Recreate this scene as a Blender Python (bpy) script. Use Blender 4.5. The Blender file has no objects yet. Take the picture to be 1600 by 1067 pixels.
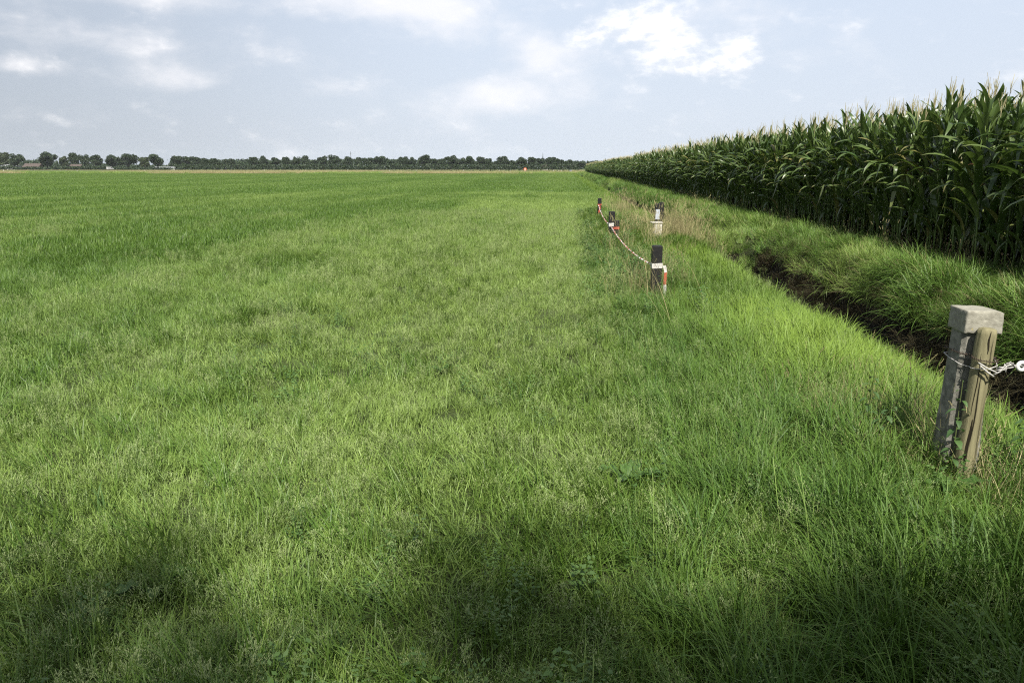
import bpy, bmesh, math, random
import numpy as np
from mathutils import Vector, Matrix

random.seed(7); RNG = np.random.default_rng(11)
R = math.radians
scene = bpy.context.scene
COL = scene.collection

# ------------------------------------------------------------------ camera
# World axes: +Y runs along the ditch and the maize rows, +X to the right, metres.
cam_d = bpy.data.cameras.new("camera"); cam = bpy.data.objects.new("camera", cam_d); COL.objects.link(cam)
cam_d.sensor_width = 36.0; cam_d.lens = 1150/1600*36
cam_d.clip_start = 0.05; cam_d.clip_end = 20000
cam.location = (0, 0, 1.6)
cam.rotation_euler = (R(90-13.26), 0, R(4.115))
scene.camera = cam

# ------------------------------------------------------------------ light
SUN_EL, SUN_AZ = 50.0, 9.0            # azimuth: degrees to the right of straight behind the camera
sx, sy, sz = math.sin(R(SUN_AZ))*math.cos(R(SUN_EL)), -math.cos(R(SUN_AZ))*math.cos(R(SUN_EL)), math.sin(R(SUN_EL))
sun_d = bpy.data.lights.new("sun", 'SUN'); sun_d.energy = 5.0; sun_d.angle = R(0.53); sun_d.color = (1.0, 0.95, 0.86)
sun = bpy.data.objects.new("sun", sun_d); COL.objects.link(sun); sun.location = (20, -60, 80)
sun.rotation_euler = Vector((sx, sy, sz)).to_track_quat('Z', 'Y').to_euler()

scene.view_settings.view_transform = 'Standard'
scene.view_settings.look = 'None'
scene.view_settings.gamma = 1.0
scene.view_settings.exposure = 1.05
scene.render.engine = 'CYCLES'
scene.cycles.use_denoising = False
scene.cycles.sample_clamp_indirect = 2.5
scene.cycles.filter_width = 1.15
scene.cycles.max_bounces = 6
scene.cycles.diffuse_bounces = 3
scene.cycles.glossy_bounces = 2
scene.cycles.transmission_bounces = 4
scene.cycles.volume_bounces = 1
scene.cycles.transparent_max_bounces = 8

# ------------------------------------------------------------------ node helper
class NT:
    def __init__(s, tree): s.t = tree; s.n = tree.nodes; s.l = tree.links
    def node(s, typ, **kw):
        n = s.n.new(typ)
        for k, v in kw.items(): setattr(n, k, v)
        return n
    def link(s, a, b): s.l.new(a, b)
    def put(s, sock, v):
        if isinstance(v, bpy.types.NodeSocket): s.l.new(v, sock)
        else: sock.default_value = v
    def math(s, op, a, b=None, c=None, clamp=False):
        n = s.node('ShaderNodeMath', operation=op); n.use_clamp = clamp
        s.put(n.inputs[0], a)
        if b is not None: s.put(n.inputs[1], b)
        if c is not None: s.put(n.inputs[2], c)
        return n.outputs[0]
    def mix(s, f, a, b, blend='MIX'):
        n = s.node('ShaderNodeMix', data_type='RGBA', blend_type=blend)
        s.put(n.inputs[0], f)
        s.put(n.inputs[6], a if isinstance(a, bpy.types.NodeSocket) else (*a[:3], 1))
        s.put(n.inputs[7], b if isinstance(b, bpy.types.NodeSocket) else (*b[:3], 1))
        return n.outputs[2]
    def ramp(s, f, stops):
        n = s.node('ShaderNodeValToRGB'); cr = n.color_ramp
        while len(cr.elements) < len(stops): cr.elements.new(0.5)
        for e, (p, c) in zip(cr.elements, stops): e.position = p; e.color = (*c[:3], 1)
        s.put(n.inputs[0], f); return n.outputs[0]
    def smooth(s, v, a, b, lo=0.0, hi=1.0):
        n = s.node('ShaderNodeMapRange', interpolation_type='SMOOTHSTEP')
        s.put(n.inputs[0], v); n.inputs[1].default_value = a; n.inputs[2].default_value = b
        n.inputs[3].default_value = lo; n.inputs[4].default_value = hi
        return n.outputs[0]
    def noise(s, vec, scale, detail=4, rough=0.55, dist=0.0):
        n = s.node('ShaderNodeTexNoise')
        if vec is not None: s.put(n.inputs['Vector'], vec)
        n.inputs['Scale'].default_value = scale; n.inputs['Detail'].default_value = detail
        n.inputs['Roughness'].default_value = rough; n.inputs['Distortion'].default_value = dist
        return n.outputs[0]
    def attr(s, name, typ='GEOMETRY'):
        n = s.node('ShaderNodeAttribute', attribute_name=name, attribute_type=typ); return n

# ------------------------------------------------------------------ world: Nishita sky with haze and clouds
world = bpy.data.worlds.new("World"); scene.world = world; world.use_nodes = True
w = NT(world.node_tree); w.n.clear()
sky = w.node('ShaderNodeTexSky', sky_type='NISHITA'); sky.sun_disc = False
sky.sun_elevation = R(SUN_EL); sky.sun_rotation = R(180-SUN_AZ)
sky.altitude = 20; sky.air_density = 1.0; sky.dust_density = 2.2; sky.ozone_density = 1.0
tc = w.node('ShaderNodeTexCoord'); sep = w.node('ShaderNodeSeparateXYZ'); w.link(tc.outputs['Generated'], sep.inputs[0])
az = w.math('ARCTAN2', sep.outputs[0], sep.outputs[1])
el = w.math('ARCSINE', sep.outputs[2])
comb = w.node('ShaderNodeCombineXYZ'); w.put(comb.inputs[0], az); w.put(comb.inputs[1], w.math('MULTIPLY', el, 1.9)); cvec = comb.outputs[0]
def blob(a0, e0, ra, re):              # soft ellipse in azimuth / elevation (degrees)
    da = w.math('DIVIDE', w.math('SUBTRACT', az, R(a0)), R(ra)); de = w.math('DIVIDE', w.math('SUBTRACT', el, R(e0)), R(re))
    d2 = w.math('ADD', w.math('MULTIPLY', da, da), w.math('MULTIPLY', de, de))
    return w.math('EXPONENT', w.math('MULTIPLY', d2, -1.0))
def addm(*v):
    o = v[0]
    for x in v[1:]: o = w.math('ADD', o, x)
    return o
def scl(v, k): return w.math('MULTIPLY', v, k)
n1 = w.noise(cvec, 17, 9, 0.58, 0.15)
n1b = w.noise(cvec, 42, 6, 0.6, 0.1)
n2 = w.noise(cvec, 6.5, 7, 0.55, 0.3)
# the one bright cumulus right of the middle: a tower, a flat lower shelf and a lobe on its right
m_cum = addm(scl(blob(5.4, 10.2, 2.5, 1.7), 1.0), scl(blob(9.4, 6.9, 3.4, .85), .95), scl(blob(12.3, 8.3, 1.25, 1.1), .75), scl(blob(1.3, 9.2, 1.9, .75), .75), scl(blob(7.3, 8.5, 2.0, 1.2), .75))
d_cum = w.smooth(addm(scl(m_cum, 1.04), scl(n1, 1.55), scl(n1b, .85)), 1.28, 2.30)
# thin far clouds
m_soft = addm(scl(blob(-13, 11.2, 7.5, 1.3), 1.1), scl(blob(-32, 8.1, 5, 1.1), .8), scl(blob(-36.4, 6.2, 2.4, .6), .8), scl(blob(-27, 5.8, 3.6, .8), .75), scl(blob(-5, 5.1, 5.5, 1.4), 1.0), scl(blob(-8, 9.5, 4, 1.2), .55), scl(blob(7, 9, 9, 3.2), .45), scl(blob(-2, 7.9, 2.6, 1.2), .8), scl(blob(-29, 10.8, 5, .8), .9), scl(blob(-17, 5.6, 2.4, .6), .4))
band = w.smooth(el, R(14), R(30))
d_soft = w.smooth(addm(scl(m_soft, .60), scl(n2, 1.15), scl(n1, .75), scl(band, .28)), .96, 1.72)
hz = w.smooth(el, R(-4), R(26))
skyc = w.node('ShaderNodeVectorMath', operation='SCALE'); w.link(sky.outputs[0], skyc.inputs[0]); skyc.inputs[3].default_value = 0.07
veil = w.mix(hz, (0.428, 0.466, 0.526), (0.400, 0.466, 0.568))
leftdim = w.smooth(az, R(-46), R(-2), 0.68, 1.0)
ld = w.node('ShaderNodeVectorMath', operation='SCALE'); w.link(veil, ld.inputs[0]); w.link(leftdim, ld.inputs[3])
veilf = w.smooth(el, R(10), R(55), 0.9, 0.35)
base = w.mix(veilf, skyc.outputs[0], ld.outputs[0])
base = w.mix(scl(d_soft, .72), base, (0.62, 0.61, 0.622))
off = w.node('ShaderNodeVectorMath', operation='ADD'); w.link(cvec, off.inputs[0]); off.inputs[1].default_value = (-.006, .022, 0)
n1u = w.noise(off.outputs[0], 17, 9, 0.58, 0.15); n1bu = w.noise(off.outputs[0], 42, 6, 0.6, 0.1)
lit = addm(scl(n1, 1.55), scl(n1b, .85), scl(n1u, -1.55), scl(n1bu, -.85))          # thinner above: that side faces the sun
shade = w.smooth(addm(lit, scl(n1, .35)), -0.12, 0.42)
cumc = w.mix(shade, (0.515, 0.535, 0.575), (0.755, 0.735, 0.725))
base = w.mix(scl(d_cum, .82), base, cumc)
bg = w.node('ShaderNodeBackground'); w.link(base, bg.inputs[0]); bg.inputs[1].default_value = 0.85
wo = w.node('ShaderNodeOutputWorld'); w.link(bg.outputs[0], wo.inputs[0])

# ------------------------------------------------------------------ tagging and mesh helpers
def tag(o, label=None, cat=None, group=None, kind=None):
    if label: o['label'] = label
    if cat: o['category'] = cat
    if group: o['group'] = group
    if kind: o['kind'] = kind
    return o
def empty(name, loc=(0, 0, 0), rz=0.0):
    o = bpy.data.objects.new(name, None); o.location = loc; o.rotation_euler = (0, 0, rz); o.empty_display_size = .1
    COL.objects.link(o); return o
class MB:
    """collects vertices, faces, per-vertex attributes and material slots of ONE mesh"""
    def __init__(s): s.v = []; s.f = []; s.m = []; s.rnd = []; s.tt = []; s.smooth = False
    def vert(s, p, rnd=0.5, tt=0.5): s.v.append(tuple(p)); s.rnd.append(rnd); s.tt.append(tt); return len(s.v)-1
    def face(s, idx, m=0): s.f.append(tuple(idx)); s.m.append(m)
    def box(s, x0, x1, y0, y1, z0, z1, m=0):
        i = [s.vert(p) for p in ((x0,y0,z0),(x1,y0,z0),(x1,y1,z0),(x0,y1,z0),(x0,y0,z1),(x1,y0,z1),(x1,y1,z1),(x0,y1,z1))]
        for q in ((3,2,1,0),(4,5,6,7),(0,1,5,4),(1,2,6,5),(2,3,7,6),(3,0,4,7)): s.face([i[k] for k in q], m)
    def tube(s, pts, rad, sides=6, m=0, rnd=0.5, cap=True):
        pts = [Vector(p) for p in pts]; n = len(pts)
        rad = rad if isinstance(rad, (list, tuple)) else [rad]*n
        rings = []; a = None
        for k in range(n):
            t = (pts[min(k+1, n-1)]-pts[max(k-1, 0)]).normalized()
            if a is None: a = t.orthogonal().normalized()
            else: a = (a - t*a.dot(t)).normalized()
            b = t.cross(a)
            rings.append([s.vert(pts[k]+(a*math.cos(2*math.pi*j/sides)+b*math.sin(2*math.pi*j/sides))*rad[k], rnd, k/(n-1)) for j in range(sides)])
        for k in range(n-1):
            for j in range(sides): s.face((rings[k][j], rings[k][(j+1)%sides], rings[k+1][(j+1)%sides], rings[k+1][j]), m)
        if cap: s.face(rings[0][::-1], m); s.face(rings[-1], m)
    def ribbon(s, pts, sides, widths, m=0, rnd=0.5):
        pv = None; n = len(pts)
        for k in range(n):
            p, d, wd = Vector(pts[k]), Vector(sides[k]), widths[k]
            c = (s.vert(p-d*wd/2, rnd, k/(n-1)), s.vert(p+d*wd/2, rnd, k/(n-1)))
            if pv: s.face((pv[0], pv[1], c[1], c[0]), m if isinstance(m, int) else m(k))
            pv = c
    def mesh(s, name, mats):
        me = bpy.data.meshes.new(name); me.from_pydata(s.v, [], s.f)
        for mt in (mats if isinstance(mats, (list, tuple)) else [mats]): me.materials.append(mt)
        me.polygons.foreach_set('material_index', s.m)
        if s.smooth: me.polygons.foreach_set('use_smooth', [True]*len(s.f))
        for nm, arr in (('rnd', s.rnd), ('tt', s.tt)):
            at = me.attributes.new(nm, 'FLOAT', 'POINT'); at.data.foreach_set('value', arr)
        me.update(); return me
    def build(s, name, mats, parent=None, link=True):
        o = bpy.data.objects.new(name, s.mesh(name, mats))
        if link: COL.objects.link(o)
        if parent: o.parent = parent
        return o
def bevel_obj(o, wd=.004, seg=2):
    m = o.modifiers.new('bevel', 'BEVEL'); m.width = wd; m.segments = seg; m.limit_method = 'ANGLE'
    return o
def copy_tree(o, parent=None):
    c = o.copy(); COL.objects.link(c); c.parent = parent
    for ch in list(o.children): copy_tree(ch, c)
    return c

# value noise in numpy
_P = np.random.default_rng(3).random((256, 256))
def vnoise(x, y):
    x = np.asarray(x, float); y = np.asarray(y, float)
    xi = np.floor(x).astype(int); yi = np.floor(y).astype(int); fx = x-xi; fy = y-yi
    fx = fx*fx*(3-2*fx); fy = fy*fy*(3-2*fy); xi &= 255; yi &= 255; x1 = (xi+1) & 255; y1 = (yi+1) & 255
    return (_P[xi, yi]*(1-fx)+_P[x1, yi]*fx)*(1-fy)+(_P[xi, y1]*(1-fx)+_P[x1, y1]*fx)*fy
def fbm(x, y, o=4):
    s = 0; a = .5; t = 0
    for k in range(o): s = s+a*vnoise(x*2**k+17*k, y*2**k+31*k); t += a; a *= .55
    return s/t

# ------------------------------------------------------------------ the land
PX = np.array([-9e3, 2.25, 2.6, 2.9, 3.15, 3.5, 3.62, 4.40, 4.52, 4.70, 4.92, 5.2, 5.55, 6.0, 9e3])
PZ = np.array([0, 0, -.03, -.15, -.36, -.74, -.98, -.98, -.72, -.38, -.09, .04, .08, .06, .05])
def land(x, y):
    x = np.asarray(x, float); y = np.asarray(y, float)
    z = np.interp(x+.12*(fbm(y*.35, x*0+4.2, 2)-.5), PX, PZ)
    dam = np.clip(1-np.abs(y-18.9)/1.5, 0, 1); dam = dam*dam*(3-2*dam)      # the earth crossing beside the posts
    end = np.clip((y-196)/10, 0, 1)
    k = np.maximum(dam*.9, end)
    z = z*(1-k)+np.where(x > 3, .0, z)*k
    near = np.clip(1-np.hypot(x, y)/120, 0, 1)
    z = z+near*(.05*(fbm(x*.9, y*.9, 3)-.5)+.05*(fbm(x*.22, y*.22, 2)-.5))
    return z

def ground_material():
    m = bpy.data.materials.new("field_soil_and_turf"); m.use_nodes = True; t = NT(m.node_tree); b = t.n['Principled BSDF']
    geo = t.node('ShaderNodeNewGeometry'); sp = t.node('ShaderNodeSeparateXYZ'); t.link(geo.outputs['Position'], sp.inputs[0])
    X, Y, Z = sp.outputs
    mp = t.node('ShaderNodeMapping'); t.link(geo.outputs['Position'], mp.inputs[0]); mp.inputs['Scale'].default_value = (1, .35, 1)
    n_s = t.noise(mp.outputs[0], .35, 6); n_f = t.noise(geo.outputs['Position'], 9, 6)
    soil = t.mix(n_f, (.022, .020, .011), (.055, .045, .025))
    turf = t.mix(n_s, (.035, .075, .014), (.085, .15, .03))
    turf = t.mix(t.math('MULTIPLY', n_f, .5), turf, (.03, .05, .012))
    near = t.smooth(Y, 14, 60)
    c = t.mix(near, t.mix(.45, soil, turf), turf)
    maize = t.math('MULTIPLY', t.smooth(X, 5.6, 5.95), t.smooth(Y, 246, 240))
    c = t.mix(maize, c, soil)
    mud_and_shade = t.smooth(Z, -.22, -.5)
    c = t.mix(mud_and_shade, c, t.mix(n_f, (.004, .0036, .0026), (.010, .0085, .0055)))  # wet mud, its colour sunk near black to stand in for ditch shade
    # beyond the field: rough strip, far meadow, pale stubble
    far = t.mix(t.noise(mp.outputs[0], .03, 4), (.05, .10, .022), (.10, .14, .04))
    c = t.mix(t.smooth(Y, 205, 215), c, far)
    st = t.math('MULTIPLY', t.smooth(Y, 430, 450), t.smooth(Y, 640, 600))
    c = t.mix(t.math('MULTIPLY', st, t.smooth(n_s, .35, .6)), c, (.21, .17, .09))
    c = t.mix(1.0, c, (.74, .74, .74), 'MULTIPLY')
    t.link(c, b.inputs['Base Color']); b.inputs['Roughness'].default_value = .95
    b.inputs['Specular IOR Level'].default_value = .15
    bp = t.node('ShaderNodeBump'); bp.inputs['Strength'].default_value = .6; bp.inputs['Distance'].default_value = .03
    t.link(t.noise(geo.outputs['Position'], 22, 5), bp.inputs['Height']); t.link(bp.outputs[0], b.inputs['Normal'])
    return m

def build_ground():
    xs = np.unique(np.concatenate([[-4000, -1500, -600, -250, -120, -60, -40, -28, -20, -15], np.arange(-12, 2.2, .5), np.arange(2.2, 5.9, .075), np.arange(6, 14, .8), [16, 20, 30, 50, 90, 200, 600, 1500, 4000]]).round(4))
    ys = np.unique(np.concatenate([[-400, -120, -60, -30], np.arange(-20, 40, .5), np.arange(40, 220, 3), [230, 260, 320, 400, 500, 700, 1000, 1600, 3000, 6000, 9000]]).round(4))
    XX, YY = np.meshgrid(xs, ys, indexing='ij'); ZZ = land(XX, YY)
    nx, ny = len(xs), len(ys)
    v = np.stack([XX, YY, ZZ], -1).reshape(-1, 3)
    i = np.arange(nx*ny).reshape(nx, ny)
    f = np.stack([i[:-1, :-1], i[1:, :-1], i[1:, 1:], i[:-1, 1:]], -1).reshape(-1, 4)
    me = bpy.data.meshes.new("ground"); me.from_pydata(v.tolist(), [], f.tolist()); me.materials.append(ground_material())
    me.polygons.foreach_set('use_smooth', [True]*len(f))
    o = bpy.data.objects.new("ground", me); COL.objects.link(o)
    tag(o, 'flat green farmland cut by a narrow ditch, reaching to the horizon', 'ground', kind='structure')
build_ground()

def water():
    m = bpy.data.materials.new("ditch_water"); m.use_nodes = True; t = NT(m.node_tree); b = t.n['Principled BSDF']
    geo = t.node('ShaderNodeNewGeometry')
    n = t.noise(geo.outputs['Position'], 9, 8, .7); n2 = t.noise(geo.outputs['Position'], 55, 3, .6)
    weed = t.math('MULTIPLY', t.smooth(n, .46, .6), t.smooth(n2, .4, .6))
    t.link(t.mix(weed, (.008, .008, .005), (.05, .06, .018)), b.inputs['Base Color'])
    t.link(t.mix(weed, (.06,)*3, (.7,)*3), b.inputs['Roughness'])
    bp = t.node('ShaderNodeBump'); bp.inputs['Strength'].default_value = .15; bp.inputs['Distance'].default_value = .01
    t.link(n2, bp.inputs['Height']); t.link(bp.outputs[0], b.inputs['Normal'])
    mb = MB()
    for k in range(24):
        y0, y1 = -20+k*9.2, -20+(k+1)*9.2
        a = [mb.vert(p) for p in ((3.25, y0, -.75), (4.8, y0, -.75), (4.8, y1, -.75), (3.25, y1, -.75))]; mb.face(a)
    o = mb.build("ditch_water", m); tag(o, 'dark still ditch water with floating weed', 'water', kind='structure')
water()

# ------------------------------------------------------------------ plant materials
ALB = 0.74                              # all leaf and surface colours below are scaled by this
def dim(c): return tuple(x*ALB for x in c) if c else c
def plant_material(name, lo, hi, pale, trans=.24, rough=.5, spec=.35, tone=True, tcol=None, tip=None, dead=None):
    """lo..hi by the blade's own random number, towards pale with the clump's own tone"""
    lo, hi, pale, tcol, tip = dim(lo), dim(hi), dim(pale), dim(tcol), dim(tip)
    m = bpy.data.materials.new(name); m.use_nodes = True; t = NT(m.node_tree); b = t.n['Principled BSDF']; out = t.n['Material Output']
    rnd = t.attr('rnd').outputs['Fac']; tt = t.attr('tt').outputs['Fac']
    c = t.mix(rnd, lo, hi)
    if tone:
        tn = t.attr('tone', 'INSTANCER').outputs['Fac']
        c = t.mix(tn, c, t.mix(rnd, pale, tuple(min(1, x*1.25) for x in pale)))
    if tip: c = t.mix(t.math('MULTIPLY', t.smooth(tt, .8, 1.0), t.smooth(rnd, .6, .95)), c, tip)
    if dead: c = t.mix(t.smooth(rnd, .93, .96), c, dim(dead))
    t.link(c, b.inputs['Base Color']); b.inputs['Roughness'].default_value = rough; b.inputs['Specular IOR Level'].default_value = spec
    tr = t.node('ShaderNodeBsdfTranslucent')
    t.link(t.mix(.5, c, tcol or tuple(min(1, x*1.3) for x in hi)), tr.inputs[0])
    mx = t.node('ShaderNodeMixShader'); mx.inputs[0].default_value = trans
    t.link(b.outputs[0], mx.inputs[1]); t.link(tr.outputs[0], mx.inputs[2]); t.link(mx.outputs[0], out.inputs[0])
    return m
M = {}
M['turf'] = plant_material("turf_blade", (.042, .102, .010), (.122, .228, .026), (.235, .335, .080), tip=(.28, .28, .10))
M['seed'] = plant_material("grass_seed_head", (.17, .235, .075), (.26, .33, .12), (.30, .36, .15), trans=.3, rough=.7)
M['long'] = plant_material("long_grass_blade", (.040, .100, .014), (.095, .185, .028), (.19, .29, .040), rough=.55, spec=.28, tip=(.24, .21, .09))
M['bank'] = plant_material("bank_grass_blade", (.064, .150, .020), (.145, .262, .042), (.245, .325, .08), rough=.5)
M['thatch'] = plant_material("dead_grass_thatch", (.024, .022, .010), (.075, .066, .030), (.12, .10, .045), trans=.2, rough=.8)
M['straw'] = plant_material("dry_straw", (.23, .205, .085), (.40, .365, .175), (.36, .32, .16), trans=.2, rough=.65)
M['lip'] = plant_material("lush_lip_blade", (.085, .175, .018), (.15, .265, .034), (.22, .32, .06), rough=.55, spec=.28)
M['broad'] = plant_material("broad_blade", (.05, .115, .025), (.085, .165, .038), (.11, .19, .05), rough=.55, spec=.3)
M['maize_leaf'] = plant_material("maize_leaf", (.044, .088, .020), (.130, .185, .050), (.06, .11, .03), trans=.27, rough=.38, spec=.5, tone=False, tip=(.17, .13, .05), dead=(.20, .19, .06), tcol=(.13, .22, .03))
M['maize_stalk'] = plant_material("maize_stalk", (.09, .15, .03), (.14, .20, .05), (.1, .1, .1), trans=.0, rough=.5, tone=False)
M['maize_ear'] = plant_material("maize_ear_husk", (.20, .27, .07), (.30, .35, .11), (.1, .1, .1), trans=.1, rough=.55, tone=False)
M['maize_tassel'] = plant_material("maize_tassel", (.40, .37, .19), (.52, .47, .27), (.1, .1, .1), trans=.25, rough=.7, tone=False)
M['silk'] = plant_material("maize_silk", (.12, .05, .02), (.20, .09, .04), (.1, .1, .1), trans=.1, rough=.8, tone=False)

# ------------------------------------------------------------------ grass clump library (meshes only, used by the stuff objects)
def blade(mb, rng, bx, by, az, h, wd, th0, curl, segs, m=0, twist=.5, fold=False):
    rnd = rng.random(); p = np.array([bx, by, -.015]); d = np.array([math.cos(az), math.sin(az)])
    sa = az+math.pi/2+rng.uniform(-twist, twist); side = np.array([math.cos(sa), math.sin(sa), rng.uniform(-.15, .15)])
    st = h/segs; prev = None
    for k in range(segs+1):
        t = k/segs; th = th0+curl*t*t
        ww = wd*(1-t**2.2)*.5*(1 if k else .7)
        if k < segs:
            a = mb.vert(p-side*ww, rnd, t); c = mb.vert(p+side*ww, rnd, t)
            if prev: mb.face((prev[0], prev[1], c, a), m)
            prev = (a, c)
        else:
            a = mb.vert(p, rnd, 1.0); mb.face((prev[0], prev[1], a), m)
        p = p+st*np.array([d[0]*math.sin(th), d[1]*math.sin(th), math.cos(th)])
    return p
def clump(seed, n, r, h, wd, lean=.35, curl=.9, segs=4, az0=None, azs=math.pi, m=0, square=False, mb=None, twist=.5):
    rng = np.random.default_rng(seed); mb = mb or MB()
    for _ in range(n):
        if square: bx, by = rng.uniform(-r, r, 2)
        else:
            q = r*math.sqrt(rng.random()); a = rng.uniform(0, 2*math.pi); bx, by = q*math.cos(a), q*math.sin(a)
        az_ = rng.uniform(-math.pi, math.pi) if az0 is None else az0+rng.normal(0, azs)
        blade(mb, rng, bx, by, az_, rng.uniform(*h), wd*rng.uniform(.7, 1.25), abs(rng.normal(lean*.6, lean*.6)), curl*rng.uniform(.3, 1.3), segs, m, twist)
    return mb
def panicle(mb, rng, bx, by, h, m_stem=0, m_seed=1, spread=.035, whorls=5):
    az = rng.uniform(0, 6.28); ln = rng.uniform(.05, .4); rnd = rng.random()
    def P(t): return np.array([bx+h*math.cos(az)*ln*t*t, by+h*math.sin(az)*ln*t*t, h*t])
    w2 = .0011; sd = np.array([-math.sin(az), math.cos(az), 0]); pv = None
    for k in range(6):
        p = P(k/5); a = mb.vert(p-sd*w2, rnd, .5); b = mb.vert(p+sd*w2, rnd, .5)
        if pv: mb.face((pv[0], pv[1], b, a), m_stem)
        pv = (a, b)
    for k in range(whorls):
        t = .62+.38*k/(whorls-1); c = P(t); ln2 = spread*(1.25-.95*k/(whorls-1))
        for j in range(4 if k < whorls-1 else 2):
            a2 = rng.uniform(0, 6.28); up = rng.uniform(.1, .9)
            e = c+ln2*np.array([math.cos(a2), math.sin(a2), up])
            for q in range(3):
                s = c+(e-c)*(.5+.25*q)+rng.normal(0, .002, 3)
                dv = (e-c)/np.linalg.norm(e-c)*.0034+np.array([0, 0, .001]); sv = np.array([-math.sin(a2), math.cos(a2), 0])*.00115
                r2 = rng.random()
                i = [mb.vert(x, r2, .9) for x in (s-dv, s+sv, s+dv, s-sv)]; mb.face(i, m_seed)
def lib(name, builders, mats):
    c = bpy.data.collections.new(name)                              # never linked to the scene: a store of clump shapes
    for k, b in enumerate(builders): c.objects.link(b.build("%s_clump.%03d" % (name, k), mats, link=False))
    return c, len(builders)

LIB = {}
LIB['turf'] = lib("turf", [clump(100+k, 85, .125, (.05, .15), .0045, 1.15, 1.25, 3, az0=0, azs=1.5) for k in range(6)], [M['turf']])
LIB['turf_tall'] = lib("turf_tall", [clump(120+k, 62, .09, (.12, .29), .0052, 1.0, 1.6, 5, az0=0, azs=.9) for k in range(5)], [M['turf']])
LIB['turf_mid'] = lib("turf_mid", [clump(140+k, 110, .24, (.06, .17), .0075, .55, 1.0, 2) for k in range(6)], [M['turf']])
LIB['turf_far'] = lib("turf_far", [clump(160+k, 520, 1.05, (.06, .17), .022, .5, .9, 2, square=True) for k in range(5)], [M['turf']])
def pan(seed, n, r, h):
    rng = np.random.default_rng(seed); mb = MB()
    for _ in range(n):
        q = r*math.sqrt(rng.random()); a = rng.uniform(0, 6.28); panicle(mb, rng, q*math.cos(a), q*math.sin(a), rng.uniform(*h))
    return mb
LIB['panicle'] = lib("panicle", [pan(200+k, 9, .11, (.11, .21)) for k in range(6)], [M['turf'], M['seed']])
LIB['panicle_tall'] = lib("panicle_tall", [pan(210+k, 7, .10, (.22, .38)) for k in range(6)], [M['turf'], M['seed']])
LIB['long'] = lib("long", [clump(220+k, 58, .09, (.20, .46), .0068, .75, 1.7, 6, az0=0, azs=1.0) for k in range(7)], [M['long']])
LIB['lip'] = lib("lip", [clump(230+k, 26, .07, (.18, .36), .0115, .6, 1.6, 6, az0=0, azs=1.0) for k in range(5)], [M['lip']])
LIB['drymat'] = lib("drymat", [clump(236+k, 46, .12, (.12, .34), .0042, 1.0, 1.2, 4) for k in range(4)], [M['straw']])
LIB['long_far'] = lib("long_far", [clump(240+k, 90, .22, (.18, .42), .010, .4, 1.2, 3, az0=0, azs=1.1) for k in range(5)], [M['long']])
def bankc(seed, n, r, h, wd, segs):
    mb = clump(seed, n, r, h, wd, .85, 1.9, segs, az0=0, azs=.8)
    rng = np.random.default_rng(seed+5)
    for _ in range(n//14): blade(mb, rng, *rng.normal(0, r*.5, 2), rng.normal(0, .8), rng.uniform(h[0], h[1]*1.15), wd*.7, rng.uniform(.3, .9), rng.uniform(.8, 1.7), segs, 1)
    return mb
LIB['bank'] = lib("bank", [bankc(260+k, 85, .11, (.18, .44), .0072, 5) for k in range(6)], [M['bank'], M['straw']])
LIB['bank_far'] = lib("bank_far", [bankc(280+k, 130, .30, (.25, .55), .013, 3) for k in range(5)], [M['bank'], M['straw']])
LIB['thatch'] = lib("thatch", [clump(300+k, 80, .13, (.2, .5), .006, 1.1, 1.6, 4, az0=0, azs=.5) for k in range(5)], [M['thatch']])
def strawc(seed, n, r, h):
    rng = np.random.default_rng(seed); mb = MB()
    for _ in range(n):
        q = r*math.sqrt(rng.random()); a = rng.uniform(0, 6.28); bx, by = q*math.cos(a), q*math.sin(a)
        hh = rng.uniform(*h); a2 = rng.uniform(0, 6.28); e = blade(mb, rng, bx, by, a2, hh, .0042, rng.uniform(0, .3), rng.uniform(.1, .9), 6)
        if rng.random() < .6:                                        # seed spike
            for j in range(10):
                b2 = e-np.array([math.cos(a2)*.4, math.sin(a2)*.4, .8])*(.012*j)+rng.normal(0, .004, 3)
                r2 = rng.random(); i = [mb.vert(b2+np.array(x), r2, .9) for x in ((0, 0, -.010), (.004, .002, 0), (0, 0, .012), (-.004, -.002, 0))]; mb.face(i)
    return mb
LIB['straw'] = lib("straw", [strawc(320+k, 26, .16, (.45, 1.0)) for k in range(5)], [M['straw']])
def archc(seed):
    rng = np.random.default_rng(seed); mb = MB()
    for _ in range(3): blade(mb, rng, rng.normal(0, .05), rng.normal(0, .05), rng.normal(0, .5), rng.uniform(.8, 1.15), .0055, rng.uniform(.1, .5), rng.uniform(.7, 1.4), 12)
    return mb
LIB['arch'] = lib("arch", [archc(380+k) for k in range(6)], [M['straw']])
LIB['broad'] = lib("broad", [clump(340+k, 9, .05, (.22, .42), .014, .5, 1.5, 7, twist=.3) for k in range(5)], [M['broad']])

def leafy(seed):
    rng = np.random.default_rng(seed); mb = MB()
    for s_ in range(7):
        a = rng.uniform(0, 6.28); bx, by = rng.normal(0, .05, 2); h = rng.uniform(.08, .22)
        for k in range(10):
            t = (k+1)/10; b = rng.uniform(0, 6.28); p = np.array([bx+.05*t*math.cos(a), by+.05*t*math.sin(a), h*t]); L = rng.uniform(.014, .030)
            d = np.array([math.cos(b), math.sin(b), rng.uniform(-.3, .4)]); sd = np.array([-math.sin(b), math.cos(b), rng.uniform(-.2, .2)]); r2 = rng.random()
            i = [mb.vert(x, r2, .5) for x in (p, p+d*L*.45+sd*L*.28, p+d*L, p+d*L*.45-sd*L*.28)]; mb.face(i)
    return mb
LIB['leafy'] = lib("leafy", [leafy(360+k) for k in range(5)], [M['broad']])

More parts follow.
